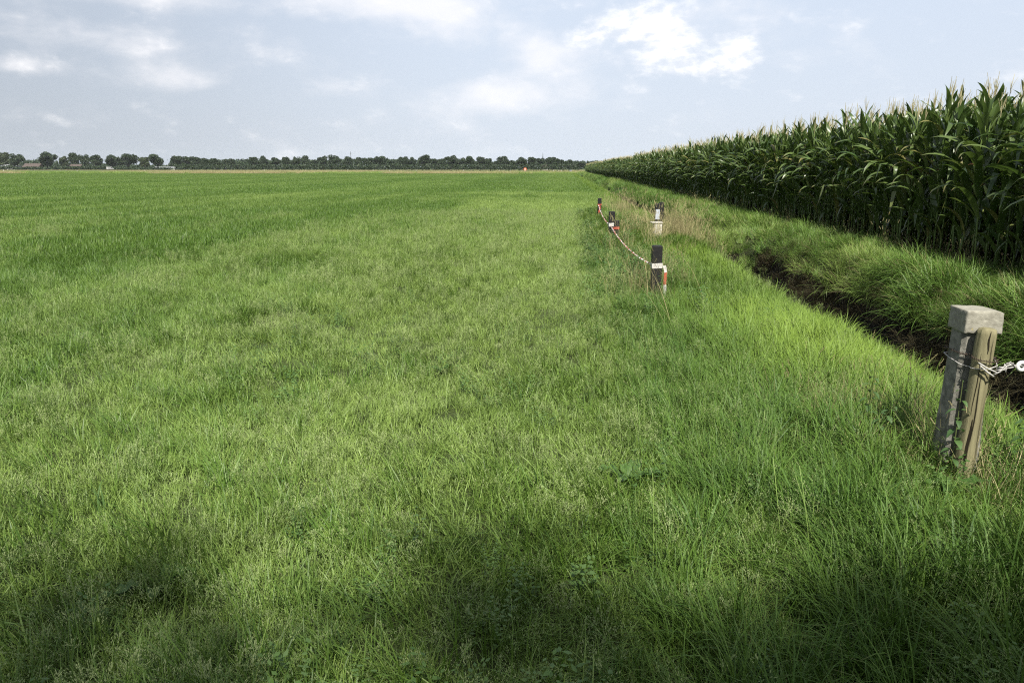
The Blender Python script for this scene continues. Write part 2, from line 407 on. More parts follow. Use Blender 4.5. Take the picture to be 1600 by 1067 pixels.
# ------------------------------------------------------------------ scattering: a cloud of points carrying rotation, size, variant and tone
def scatter_group(coll):
    g = bpy.data.node_groups.new("scatter_"+coll.name, 'GeometryNodeTree')
    g.interface.new_socket("Geometry", in_out='INPUT', socket_type='NodeSocketGeometry')
    g.interface.new_socket("Geometry", in_out='OUTPUT', socket_type='NodeSocketGeometry')
    n, l = g.nodes, g.links
    gi, go = n.new('NodeGroupInput'), n.new('NodeGroupOutput')
    ip = n.new('GeometryNodeInstanceOnPoints'); ci = n.new('GeometryNodeCollectionInfo')
    ci.inputs[0].default_value = coll; ci.inputs['Separate Children'].default_value = True; ci.inputs['Reset Children'].default_value = True
    def na(name, typ):
        a = n.new('GeometryNodeInputNamedAttribute'); a.data_type = typ; a.inputs[0].default_value = name; return a.outputs[0]
    er = n.new('FunctionNodeEulerToRotation'); l.new(na('rot', 'FLOAT_VECTOR'), er.inputs[0])
    l.new(gi.outputs[0], ip.inputs['Points']); l.new(ci.outputs[0], ip.inputs['Instance'])
    ip.inputs['Pick Instance'].default_value = True; l.new(na('variant', 'INT'), ip.inputs['Instance Index'])
    l.new(er.outputs[0], ip.inputs['Rotation']); l.new(na('size', 'FLOAT'), ip.inputs['Scale'])
    l.new(ip.outputs[0], go.inputs[0]); return g
_GR = {}
def scatter(name, libname, pts, rot, size, tone, label, cat):
    coll, nv = LIB[libname]; n = len(pts)
    me = bpy.data.meshes.new(name); me.vertices.add(n); me.vertices.foreach_set('co', np.asarray(pts, np.float32).ravel())
    for nm, typ, arr, fld in (('rot', 'FLOAT_VECTOR', rot, 'vector'), ('size', 'FLOAT', size, 'value'), ('tone', 'FLOAT', np.clip(tone, 0, 1), 'value'), ('variant', 'INT', RNG.integers(0, nv, n), 'value')):
        a = me.attributes.new(nm, typ, 'POINT'); a.data.foreach_set(fld, np.ascontiguousarray(arr, np.float32 if typ != 'INT' else np.int32).ravel())
    o = bpy.data.objects.new(name, me); COL.objects.link(o)
    if libname not in _GR: _GR[libname] = scatter_group(coll)
    md = o.modifiers.new('scatter', 'NODES'); md.node_group = _GR[libname]
    tag(o, label, cat, kind='stuff'); return o
def rots(n, tilt=.12, z=None):
    r = RNG.normal(0, tilt, (n, 3)); r[:, 2] = RNG.uniform(-math.pi, math.pi, n) if z is None else z; return r
A0, A1 = R(-47), R(39)
def wedge(r0, r1, dens):
    a0, a1 = (R(-80), R(62)) if r0 < 2 else (A0, A1)               # all round the viewpoint close by
    if r0 < 2: r0 = .5
    n = int(dens*(a1-a0)/2*(r1*r1-r0*r0)); r = np.sqrt(RNG.uniform(r0*r0, r1*r1, n)); a = RNG.uniform(a0, a1, n)
    return r*np.sin(a), r*np.cos(a)
def keep(x, y, p): k = RNG.random(len(x)) < p; return x[k], y[k]
def on(x, y): return np.stack([x, y, land(x, y)], -1)
def strip(x0, x1, y0, y1, dens):
    n = int(dens*abs((x1-x0)*(y1-y0))); return RNG.uniform(x0, x1, n), RNG.uniform(y0, y1, n)

def pale(x, y):
    """how pale and seedy the mown sward is: stripes along the rows, broken by patches"""
    s = fbm(x*.55+.25*fbm(y*.2, x*.1), y*.10, 3)
    big = np.clip(.5+.8*np.cos((x+1.4+1.2*(fbm(y*.05, x*.02, 2)-.5))*2*math.pi/13.5), 0, 1)
    med = fbm(x*.35+9, y*.22+3, 3); fine = fbm(x*1.7, y*1.4, 3)
    fs = np.cos((x+.8*fbm(y*.03, x*.05, 2))*2*math.pi/3.1)
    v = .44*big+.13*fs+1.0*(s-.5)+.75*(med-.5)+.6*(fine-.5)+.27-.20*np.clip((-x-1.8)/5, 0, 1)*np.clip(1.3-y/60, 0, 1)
    v = v+.34*np.exp(-((x+.7)/1.9)**2)*np.clip(1.15-y/60, 0, 1)*np.clip((y-2.2)/1.5, 0, 1)
    return np.clip(v, 0, 1)
def flow(x, y): return 2.5*math.pi*fbm(x*.5+5, y*.4+7, 3)+.3

VERGE = .35
def verge_edge(y): return np.where(y < 27, VERGE+.5*(fbm(y*.5, y*0+2, 2)-.5), 2.1)
GL = 'field grass'
def field():
    # short sward near the camera
    x, y = wedge(1.0, 5.5, 165); x, y = keep(x, y, np.where(x < 2.7, 1, 0)); p = pale(x, y)
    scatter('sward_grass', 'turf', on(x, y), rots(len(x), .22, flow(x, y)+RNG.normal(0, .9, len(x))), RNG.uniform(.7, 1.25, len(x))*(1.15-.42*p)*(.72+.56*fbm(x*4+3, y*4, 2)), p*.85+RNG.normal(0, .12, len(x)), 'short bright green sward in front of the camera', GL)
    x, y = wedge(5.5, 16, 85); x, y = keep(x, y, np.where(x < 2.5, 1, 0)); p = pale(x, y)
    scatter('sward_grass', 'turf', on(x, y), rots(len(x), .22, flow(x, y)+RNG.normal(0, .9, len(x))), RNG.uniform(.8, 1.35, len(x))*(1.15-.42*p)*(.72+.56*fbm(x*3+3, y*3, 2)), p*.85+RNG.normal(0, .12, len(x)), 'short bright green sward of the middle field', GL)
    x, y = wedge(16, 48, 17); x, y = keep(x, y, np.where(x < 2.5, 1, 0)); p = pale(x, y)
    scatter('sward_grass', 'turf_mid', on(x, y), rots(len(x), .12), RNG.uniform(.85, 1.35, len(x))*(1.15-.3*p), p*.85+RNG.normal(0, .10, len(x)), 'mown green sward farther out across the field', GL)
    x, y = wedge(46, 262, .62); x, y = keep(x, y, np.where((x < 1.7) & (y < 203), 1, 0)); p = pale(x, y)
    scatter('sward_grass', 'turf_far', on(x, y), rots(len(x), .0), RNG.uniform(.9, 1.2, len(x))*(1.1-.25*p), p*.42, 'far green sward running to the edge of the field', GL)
    # taller, darker tufts that the mower left
    x, y = wedge(1.1, 14, 60); p = pale(x, y); tu = fbm(x*1.3+40, y*1.3, 3)
    x, y = keep(x, y, np.where(x < 2.6, np.clip(np.clip((tu-.44)*5, 0, 1)*(1.1-p)*.75+.45*np.clip((3.6-y)/1.5, 0, 1), 0, 1), 0)); n = len(x)
    scatter('tuft_grass', 'turf_tall', on(x, y), rots(n, .15, flow(x, y)+RNG.normal(0, .5, n)), RNG.uniform(.75, 1.2, n), RNG.uniform(0, .3, n), 'darker knee-low tufts standing out of the short sward', GL)
    x, y = wedge(14, 60, 5); p = pale(x, y); tu = fbm(x*.8+40, y*.6, 3)
    x, y = keep(x, y, np.where(x < 2.4, np.clip((tu-.47)*5, 0, 1)*(1.1-p), 0)); n = len(x)
    scatter('tuft_grass', 'turf_mid', on(x, y), rots(n, .15), RNG.uniform(1.1, 1.7, n), RNG.uniform(0, .2, n), 'dark tufts scattered through the far sward', GL)
    # pale seed heads
    x, y = wedge(1.2, 9, 21); p = pale(x, y); x, y = keep(x, y, np.where(x < 1.2, np.clip(p*1.1-.05, .15, .8), .12)); n = len(x)
    scatter('seeding_grass', 'panicle', on(x, y), rots(n, .12), RNG.uniform(.8, 1.3, n), RNG.uniform(.1, .9, n), 'fine pale seed heads floating over the short sward', GL)
    x, y = wedge(9, 26, 9); p = pale(x, y); x, y = keep(x, y, np.where(x < 1.6, np.clip(p*1.5-.15, .03, 1), .1)); n = len(x)
    scatter('seeding_grass', 'panicle', on(x, y), rots(n, .12), RNG.uniform(1.1, 1.6, n), RNG.uniform(.2, 1, n), 'pale seed heads over the middle field', GL)
    # leafy weeds low in the sward
    x, y = wedge(1.2, 9, 9); x, y = keep(x, y, np.where(x < 2.6, np.clip((fbm(x*.9, y*.9+60, 3)-.46)*6, 0, 1), 0)); n = len(x)
    scatter('ground_weeds', 'leafy', on(x, y), rots(n, .2), RNG.uniform(.6, 1.2, n), RNG.uniform(0, 1, n), 'small leafy weeds growing low among the grass', 'weeds')
field()

def by_post(x, y): return 1-.62*np.exp(-((x-1.93)/.34)**2-((y-3.45)/.36)**2)      # trodden round the concrete post
def verge():
    # long grass between the field and the ditch, near
    x, y = strip(-.3, 3.05, 1.0, 14, 62); ed = verge_edge(y)
    x, y = keep(x, y, np.clip((x-ed)/.5+.1, 0, 1)); n = len(x); ed = verge_edge(y)
    bright = np.clip((y-3.4)/2, 0, 1)*np.clip((x-1.0)/1.0, 0, 1)
    tn = .10+.75*bright*np.clip(fbm(x*.8, y*.5, 2)*1.6-.2, 0, 1)+RNG.normal(0, .08, n)
    scatter('long_grass', 'long', on(x, y), rots(n, .16, flow(x, y)*.6+RNG.normal(0, .6, n)), RNG.uniform(.65, 1.1, n)*np.where(x > 2.5, .7, 1)*np.where(y > 7, .8, 1)*np.clip(.65+.35*(x-ed), .5, 1.0)*by_post(x, y), tn, 'long flowing grass on the verge beside the near ditch', 'verge grass')
    x, y = strip(-.1, 3.0, 14, 30, 26); ed = verge_edge(y); x, y = keep(x, y, np.clip((x-ed)/.6, 0, 1)); n = len(x)
    scatter('long_grass', 'long_far', on(x, y), rots(n, .15, flow(x, y)), RNG.uniform(.5, .95, n), .25+RNG.uniform(0, .4, n), 'rough grass around the black posts', 'verge grass')
    x, y = strip(1.9, 3.2, 30, 200, 7); n = len(x)
    scatter('long_grass', 'long_far', on(x, y), rots(n, .15), RNG.uniform(.4, .75, n), .3+RNG.uniform(0, .5, n), 'grass edging the ditch far along the field', 'verge grass')
    # tall seed heads and straw in the verge
    x, y = strip(-.2, 2.6, 1.4, 12, 4); n = len(x)
    scatter('seeding_grass', 'panicle_tall', on(x, y), rots(n, .15), RNG.uniform(.8, 1.3, n)*by_post(x, y), RNG.uniform(0, .8, n), 'taller seeding grass along the verge', 'verge grass')
    px, py = [], []
    for cx, cy, s, k in ((.95, 9.2, .4, 8), (1.5, 10.5, .7, 5), (1.5, 14, .9, 9), (1.65, 17.8, .4, 8), (1.95, 16.15, .16, 7), (2.6, 17.4, .42, 36), (3.1, 18.0, .6, 32), (1.9, 20.5, .7, 12), (1.75, 25, .6, 12), (1.9, 29, .6, 14), (2.25, 4.0, .35, 8), (1.75, 4.6, .3, 5)):
        px.append(RNG.normal(cx, s*.5, k)); py.append(RNG.normal(cy, s*.8, k))
    x, y = np.concatenate(px), np.concatenate(py); n = len(x)
    scatter('dry_grass', 'straw', on(x, y), rots(n, .18), np.where(y < 6, RNG.uniform(.35, .6, n), np.where(y < 15, RNG.uniform(.5, .75, n), RNG.uniform(.6, .95, n))), RNG.uniform(0, 1, n), 'bleached dry grass around the posts and the white marker', 'dry grass')
    x = np.concatenate([RNG.normal(1.0, .16, 7), RNG.normal(1.35, .3, 5), RNG.normal(.75, .3, 5)]); y = np.concatenate([RNG.normal(8.7, .3, 7), RNG.normal(8.2, .7, 5), RNG.normal(12, 2, 5)]); n = len(x)
    scatter('arching_stems', 'arch', on(x, y), rots(n, .1, math.pi+RNG.normal(0, .7, n)), RNG.uniform(.7, 1.15, n), RNG.uniform(0, .6, n), 'long bleached stems arching over the grass by the nearest black post', 'dry grass')
    x, y = strip(.35, 1.9, 7.5, 26, 11); x, y = keep(x, y, np.clip((fbm(x*1.1+8, y*.7, 3)-.42)*5, 0, 1)); n = len(x)
    scatter('rank_weeds', 'leafy', on(x, y), rots(n, .2), RNG.uniform(1.3, 2.2, n), RNG.uniform(0, .5, n), 'rank dark green weeds round the feet of the black posts', 'weeds')
    x, y = strip(.2, 2.6, 1.6, 7, 2.4); n = len(x)
    scatter('broad_grass', 'broad', on(x, y), rots(n, .2), RNG.uniform(.5, .95, n)*by_post(x, y), RNG.uniform(0, 1, n), 'coarse broad bladed grass in the near verge', 'verge grass')
    x, y = strip(-3.0, .3, 1.7, 5, 1.1); n = len(x)
    scatter('broad_grass', 'broad', on(x, y), rots(n, .2), RNG.uniform(.4, .75, n), RNG.uniform(0, 1, n), 'scattered coarse blades in the near field', 'field grass')
    x, y = RNG.normal(1.72, .22, 30), RNG.normal(4.45, .28, 30); x = np.append(x, RNG.normal(2.3, .16, 16)); y = np.append(y, RNG.normal(3.75, .2, 16)); n = len(x)
    scatter('dry_grass', 'drymat', on(x, y), rots(n, .2), RNG.uniform(.6, 1.1, n), RNG.uniform(0, 1, n), 'flattened dry grass round the foot of the concrete post', 'dry grass')
    x, y = strip(2.0, 3.1, 3.9, 14, 17); x, y = keep(x, y, np.clip((x-1.9)/.6, 0, 1)*np.clip(fbm(x*1.2, y*.9, 2)*2-.3, 0, 1)); n = len(x)
    scatter('lush_grass', 'lip', on(x, y), rots(n, .2), RNG.uniform(.6, 1.05, n)*by_post(x, y), RNG.uniform(0, .9, n), 'lush broad bladed grass along the sunny lip of the ditch', 'verge grass')
    # grass leaning out over the near edge of the ditch
    x, y = strip(2.45, 3.25, 2, 30, 46); n = len(x)
    scatter('long_grass', 'long', on(x, y), rots(n, .2, RNG.normal(.2, .9, n)), RNG.uniform(.45, .8, n)*np.where(y > 8, .72, 1), .45+RNG.uniform(0, .5, n), 'bright grass hanging over the near lip of the ditch', 'verge grass')
verge()

def bank():
    # the far bank: green tussocks on top, brown thatch below
    x, y = strip(4.66, 6.15, 2.5, 17.5, 66); x, y = keep(x, y, np.where(x < 4.85, .6+.9*(fbm(x*2, y*1.5+7, 2) > .5), 1)); n = len(x); k = fbm(x*1.2, y*.55+20, 3)
    z = math.pi+RNG.normal(0, .95, n)+1.2*(fbm(y*.6, x*.5, 2)-.5)
    scatter('bank_grass', 'bank', on(x, y), rots(n, .2, z), RNG.uniform(.75, 1.25, n)*(.45+1.15*fbm(x*1.6, y*1.3, 2))*np.where(x > 5.25, .68, 1), .12+np.clip((k-.40)*2.6, 0, 1)*.8, 'thick green tussocks drooping over the far ditch bank', 'bank grass')
    x, y = strip(4.48, 4.95, 2.5, 17.5, 40); n = len(x)
    scatter('bank_thatch', 'thatch', on(x, y), rots(n, .2, math.pi+RNG.normal(0, .5, n)), RNG.uniform(.55, .95, n), RNG.uniform(0, .7, n), 'brown dead grass matted under the far bank', 'dry grass')
    x, y = strip(4.6, 6.1, 17.5, 60, 14); n = len(x); k = fbm(x*1.0, y*.4+20, 3)
    scatter('bank_grass', 'bank_far', on(x, y), rots(n, .2, math.pi+RNG.normal(0, .6, n)), RNG.uniform(.55, .95, n)*(.7+.5*k), np.clip((k-.45)*2, 0, 1)*.8, 'green grass on the ditch bank below the maize', 'bank grass')
    x, y = strip(4.4, 6.2, 60, 240, 3.2); n = len(x); k = fbm(x*.8, y*.15+20, 3)
    scatter('bank_grass', 'bank_far', on(x, y), rots(n, .2, math.pi+RNG.normal(0, .8, n)), RNG.uniform(.8, 1.2, n)*(.7+.5*k), np.clip((k-.45)*2.5, 0, 1), 'far strip of bank grass narrowing to the end of the ditch', 'bank grass')
    # vegetation on the earth crossing
    x, y = strip(2.7, 5.6, 17.6, 20.8, 26); n = len(x)
    scatter('bank_grass', 'bank', on(x, y), rots(n, .2), RNG.uniform(.6, 1.15, n), RNG.uniform(.1, .8, n), 'rank grass covering the earth crossing of the ditch', 'bank grass')
    x, y = strip(5.5, 6.3, 7, 40, 3); n = len(x)
    scatter('dry_grass', 'straw', on(x, y), rots(n, .2), RNG.uniform(.35, .6, n), RNG.uniform(0, 1, n), 'thin dry stems at the foot of the maize', 'dry grass')
bank()

# ------------------------------------------------------------------ maize
def maize_leaf(mb, rng, base, az, L, wd, th0, curl, twist):
    rnd = rng.random(); segs = 9; p = np.array(base, float); d = np.array([math.cos(az), math.sin(az)]); prev = None
    wav = rng.uniform(0, 6.28); az_ = az; kink = rng.uniform(.35, .7) if rng.random() < .16 else 0
    for k in range(segs+1):
        t = k/segs; th = min(th0+curl*(t**1.6), 2.85)
        if kink and t > kink: th = min(th+1.3, 2.9)
        az_ = az+twist*t; d = np.array([math.cos(az_), math.sin(az_)])
        roll = .35*math.sin(wav+t*5)*t+twist*t*.8
        up = np.array([-d[0]*math.cos(th), -d[1]*math.cos(th), math.sin(th)]); sd = np.array([-d[1], d[0], 0])
        side = sd*math.cos(roll)+up*math.sin(roll); nrm = up*math.cos(roll)-sd*math.sin(roll)
        ww = wd*.5*(min(1, .55+t*2.2))*(1-t**2.6)+.0008; fold = ww*(.45-.35*t)
        a = mb.vert(p-side*ww+nrm*fold, rnd, t); c = mb.vert(p, rnd, t); e = mb.vert(p+side*ww+nrm*fold, rnd, t)
        if prev: mb.face((prev[0], prev[1], c, a)); mb.face((prev[1], prev[2], e, c))
        prev = (a, c, e)
        p = p+L/segs*np.array([d[0]*math.sin(th), d[1]*math.sin(th), math.cos(th)])
def maize_parts(seed):
    rng = np.random.default_rng(seed); H = rng.uniform(2.28, 2.5); lean = rng.normal(0, .03, 2)
    def P(z): return np.array([lean[0]*z, lean[1]*z, z])
    st, lf, ts, er, sk = MB(), MB(), MB(), MB(), MB()
    st.tube([P(H*k/6-.05*(k == 0)) for k in range(7)], [.014, .014, .0135, .012, .010, .007, .005], 6, rnd=rng.random()); st.smooth = True
    a0 = rng.uniform(0, math.pi); n = 16
    for k in range(n):
        t = (k+.6)/n; z = .22+(H-.34)*t**.92; az_ = a0+math.pi*(k % 2)+rng.normal(0, .35)
        L = (.42+.55*math.sin(math.pi*min(1, .25+t*.8)))*rng.uniform(.85, 1.12)
        if t > .72: th0, curl = rng.uniform(.12, .38), rng.uniform(.2, 1.3)
        else: th0, curl = rng.uniform(.22, .65), rng.uniform(1.3, 2.7)
        if t < .22:
            if rng.random() < .2: continue
            L *= .85; curl *= .75
        maize_leaf(lf, rng, P(z), az_, L, .104*(.75+.35*math.sin(math.pi*t)), th0, curl, rng.normal(0, .55))
    lf.smooth = True
    top = P(H)
    ts.tube([top-np.array([0, 0, .06]), top+np.array([0, 0, .16]), top+np.array([rng.normal(0, .02), rng.normal(0, .02), .34])], [.0048, .0048, .0026], 5)
    for k in range(6):
        a = rng.uniform(0, 6.28); sp = rng.uniform(.08, .3); L = rng.uniform(.12, .22); b = top+np.array([0, 0, .02+.016*k])
        ts.tube([b, b+np.array([math.cos(a)*sp*L*.5, math.sin(a)*sp*L*.5, L*.5]), b+np.array([math.cos(a)*sp*L*1.1, math.sin(a)*sp*L*1.1, L*.95])], [.0026, .0032, .0018], 4, rnd=rng.random())
    ears = []
    for e in range(1 if rng.random() < .6 else 2):
        er, sk = MB(), MB(); z = rng.uniform(.95, 1.2)+.18*e; a = a0+math.pi*e+rng.normal(0, .6); d = np.array([math.cos(a)*.42, math.sin(a)*.42, .9])
        b = P(z); er.tube([b+d*.02, b+d*.08, b+d*.16, b+d*.23, b+d*.27], [.012, .027, .030, .021, .008], 7, rnd=rng.random()); er.smooth = True
        tip = b+d*.265
        for q in range(7):
            v = np.array([rng.normal(0, .025), rng.normal(0, .025), 0]); sk.tube([tip-d*.01, tip+d*.03+v*.5, tip+d*.035+v*1.3-np.array([0, 0, .03])], [.003, .002, .0012], 3, rnd=rng.random())
        ears.append((er, sk))
    return st, lf, ts, ears
NV = 16
MZ = []
for v in range(NV):
    st, lf, ts, ears = maize_parts(500+v)
    MZ.append((st.mesh('maize_stalk', M['maize_stalk']), lf.mesh('maize_leaves', M['maize_leaf']), ts.mesh('maize_tassel', M['maize_tassel']),
               [(a.mesh('maize_ear', M['maize_ear']), b.mesh('maize_silk', M['silk'])) for a, b in ears]))
# the same plants joined into single meshes for the mass of the field
def joined(seed):
    st, lf, ts, ears = maize_parts(seed); mb = MB(); mb.smooth = True
    for part, m in [(st, 0), (lf, 1), (ts, 2)]+[(e[0], 3) for e in ears]+[(e[1], 4) for e in ears]:
        o = len(mb.v); mb.v += part.v; mb.rnd += part.rnd; mb.tt += part.tt; mb.f += [tuple(i+o for i in f) for f in part.f]; mb.m += [m]*len(part.f)
    return mb
LIB['maize'] = lib("maize", [joined(500+k) for k in range(NV)], [M['maize_stalk'], M['maize_leaf'], M['maize_tassel'], M['maize_ear'], M['silk']])
ROW0, ROWD = 6.25, .75
def maize_plant(v, x, y, rz, s, tilt, label, group):
    t = empty('maize_plant', (x, y, float(land(x, y))), rz); t.rotation_euler = (tilt[0], tilt[1], rz); t.scale = (s, s, s)
    tag(t, label, 'maize plant', group)
    a, b, c, ears = MZ[v]
    for nm, me in (('stalk', a), ('leaves', b), ('tassel', c)):
        o = bpy.data.objects.new(nm, me); COL.objects.link(o); o.parent = t
    for e, s_ in ears:
        o = bpy.data.objects.new('ear', e); COL.objects.link(o); o.parent = t
        q = bpy.data.objects.new('silk', s_); COL.objects.link(q); q.parent = o
def maize():
    n_ind = 0; stuff = []
    for r in range(15):
        x0 = ROW0+r*ROWD; y = -1.5; sp = .155
        lim = 240 if r < 8 else (90 if r < 12 else 45)
        while y < lim:
            sp = .155 if y < 60 else .19 if y < 140 else .26
            y += sp*random.uniform(.75, 1.25); x = x0+random.gauss(0, .045); s = min(1.17, random.gauss(1.02, .038))
            s *= 1-.05*(y > 60)*(vnoise(y*.05, 3.3) > .6)
            ind = (r == 0 and 8.3 < y < 39.5 and n_ind < 300) or (r == 1 and 9 < y < 24.5 and n_ind < 300)
            if ind:
                n_ind += 1
                if r == 0: lb, gp = 'tall maize plant in the front row of the field, above the grassy far ditch bank', 'maize plants of the front row'
                else: lb, gp = 'tall maize plant of the second row, half hidden behind the front row of maize', 'maize plants of the second row'
                maize_plant(random.randrange(NV), x, y, random.uniform(0, 6.28), s, (random.gauss(0, .035), random.gauss(0, .035)), lb, gp)
            else: stuff.append((x, y, s))
    a = np.array(stuff); n = len(a); p = on(a[:, 0], a[:, 1]); r = rots(n, .04)
    scatter('maize_crop', 'maize', p, r, a[:, 2], np.zeros(n), 'dense field of tall green maize behind the front rows and far along the ditch', 'maize')
    print('maize individuals', n_ind, 'mass', n)
maize()

# ------------------------------------------------------------------ simple object materials
def simple(name, col, rough=.6, metal=0.0, spec=.5, var=.0, scale=20, bump=0.0, col2=None, stain=None, stretch=None):
    col, col2 = dim(col), dim(col2)
    if stain: stain = (dim(stain[0]), *stain[1:])
    m = bpy.data.materials.new(name); m.use_nodes = True; t = NT(m.node_tree); b = t.n['Principled BSDF']
    tcn = t.node('ShaderNodeTexCoord'); vec = tcn.outputs['Object']
    if stretch:
        mp = t.node('ShaderNodeMapping'); t.link(vec, mp.inputs[0]); mp.inputs['Scale'].default_value = stretch; vec = mp.outputs[0]
    n = t.noise(vec, scale, 6, .6)
    c = t.mix(t.smooth(n, .3, .7), col, col2 or tuple(x*(1-var) for x in col))
    if stain: c = t.mix(t.smooth(t.noise(vec, stain[1], 5, .65), stain[2], stain[2]+.12), c, stain[0])
    t.link(c, b.inputs['Base Color']); b.inputs['Roughness'].default_value = rough; b.inputs['Metallic'].default_value = metal; b.inputs['Specular IOR Level'].default_value = spec
    if bump:
        bp = t.node('ShaderNodeBump'); bp.inputs['Strength'].default_value = bump; bp.inputs['Distance'].default_value = .006
        t.link(t.noise(vec, scale*2.5, 6, .7), bp.inputs['Height']); t.link(bp.outputs[0], b.inputs['Normal'])
    return m
M['concrete'] = simple("weathered_concrete", (.30, .29, .245), .9, spec=.2, scale=22, bump=.9, col2=(.13, .128, .108), stain=((.30, .27, .13), 34, .66))
M['concrete_cap'] = simple("concrete_cap_with_lichen", (.34, .33, .27), .9, spec=.2, scale=38, bump=.6, col2=(.24, .23, .185), stain=((.36, .30, .10), 26, .66))
M['wood'] = simple("weathered_round_wood", (.27, .25, .14), .8, spec=.2, scale=9, bump=.9, col2=(.16, .145, .08), stain=((.07, .09, .03), 7, .58), stretch=(3, 3, .22))
M['crack'] = simple("dark_wood_crack", (.02, .016, .010), .9, spec=.1)
M['black'] = simple("black_recycled_plastic", (.009, .009, .009), .6, spec=.25, scale=14, bump=.4, col2=(.017, .017, .016))
M['white'] = simple("white_plastic_film", (.62, .61, .58), .5, scale=40, col2=(.42, .40, .36))
M['red'] = simple("red_plastic_film", (.44, .08, .040), .5, scale=40, col2=(.27, .055, .035))
M['whitewood'] = simple("flaking_white_paint", (.62, .60, .54), .7, scale=12, col2=(.50, .47, .41), stain=((.25, .2, .13), 16, .62), stretch=(2, 2, .5))
M['greysheet'] = simple("pale_grey_label", (.48, .52, .58), .4, scale=10, var=.1)
M['wire'] = simple("galvanised_wire", (.42, .42, .41), .45, metal=.7, scale=50, var=.3)
M['rust'] = simple("rusty_wire", (.10, .07, .05), .7, metal=.4, scale=60, var=.5)
M['porcelain'] = simple("white_insulator", (.80, .80, .78), .3, var=.05)
M['rope'] = simple("white_electric_rope", (.55, .54, .51), .8, scale=120, col2=(.30, .29, .27))

# ------------------------------------------------------------------ concrete post with the round wooden post tied against it
def g0(x, y): return float(land(x, y))
def chamfered(mb, x0, x1, y0, y1, zs, ch, jit=0.0, rng=None):
    rings = []
    for z, ins in zs:
        a, b, c, d = x0+ins, x1-ins, y0+ins, y1-ins
        P = ((a+ch, c), (b-ch, c), (b, c+ch), (b, d-ch), (b-ch, d), (a+ch, d), (a, d-ch), (a, c+ch))
        rings.append([mb.vert((px+(rng.normal(0, jit) if rng else 0), py+(rng.normal(0, jit) if rng else 0), z+(rng.normal(0, jit) if rng else 0))) for px, py in P])
    for k in range(len(rings)-1):
        for j in range(8): mb.face((rings[k][j], rings[k][(j+1) % 8], rings[k+1][(j+1) % 8], rings[k+1][j]))
    mb.face(rings[0][::-1]); mb.face(rings[-1])
def concrete_post():
    rng = np.random.default_rng(5)
    ox, oy = 2.105, 3.865; gz = g0(ox, oy); root = empty('concrete_post', (ox, oy, gz))
    tag(root, 'weathered grey concrete post with a wider lichen-spotted cap, standing at the ditch edge', 'post')
    mb = MB(); chamfered(mb, -.078, .075, -.066, .078, [(-.3, -.022), (.0, -.016), (.25, -.009), (.5, -.003), (.79, .001)], .017)
    o = mb.build('shaft', M['concrete'], root)
    from mathutils import noise
    bm = bmesh.new(); bmesh.ops.create_cube(bm, size=1.0); bmesh.ops.subdivide_edges(bm, edges=bm.edges[:], cuts=23, use_grid_fill=True)
    lo, hi = Vector((-.088, -.086, .785)), Vector((.096, .088, .903))
    for v in bm.verts:
        u = v.co+Vector((.5, .5, .5)); p = Vector([lo[i]+(hi[i]-lo[i])*u[i] for i in range(3)])
        e = [min(u[i], 1-u[i])*(hi[i]-lo[i]) for i in range(3)]; near = sorted(e)      # distance to the box edges
        wear = max(0, 1-near[1]/.012)*(.0022+.006*max(0, noise.noise(p*26+Vector((2, 5, 1)))+.05))
        c = (lo+hi)/2; d = Vector([(p[i]-c[i]) if e[i] < .012 else 0 for i in range(3)])
        if d.length: p -= d.normalized()*wear
        far = max(0, u[0]+u[2]*.5-1.33)*.10+max(0, u[0]-.6)*max(0, u[1]-.4)*.05; p.z -= far*(1 if u[2] > .5 else 0)*.55; p.x -= far*.10
        n = noise.fractal(p*38, 1.0, 2.0, 5); k = max(0, noise.noise(p*60)-.42)
        dd = Vector([(1 if u[i] > .999 else -1 if u[i] < .001 else 0) for i in range(3)])
        p += dd*(.0009*n-.012*k); v.co = p
    me = bpy.data.meshes.new('cap'); bm.to_mesh(me); bm.free(); me.materials.append(M['concrete_cap'])
    me.polygons.foreach_set('use_smooth', [True]*len(me.polygons))
    o = bpy.data.objects.new('cap', me); COL.objects.link(o); o.parent = root
    return gz
GZ = concrete_post()
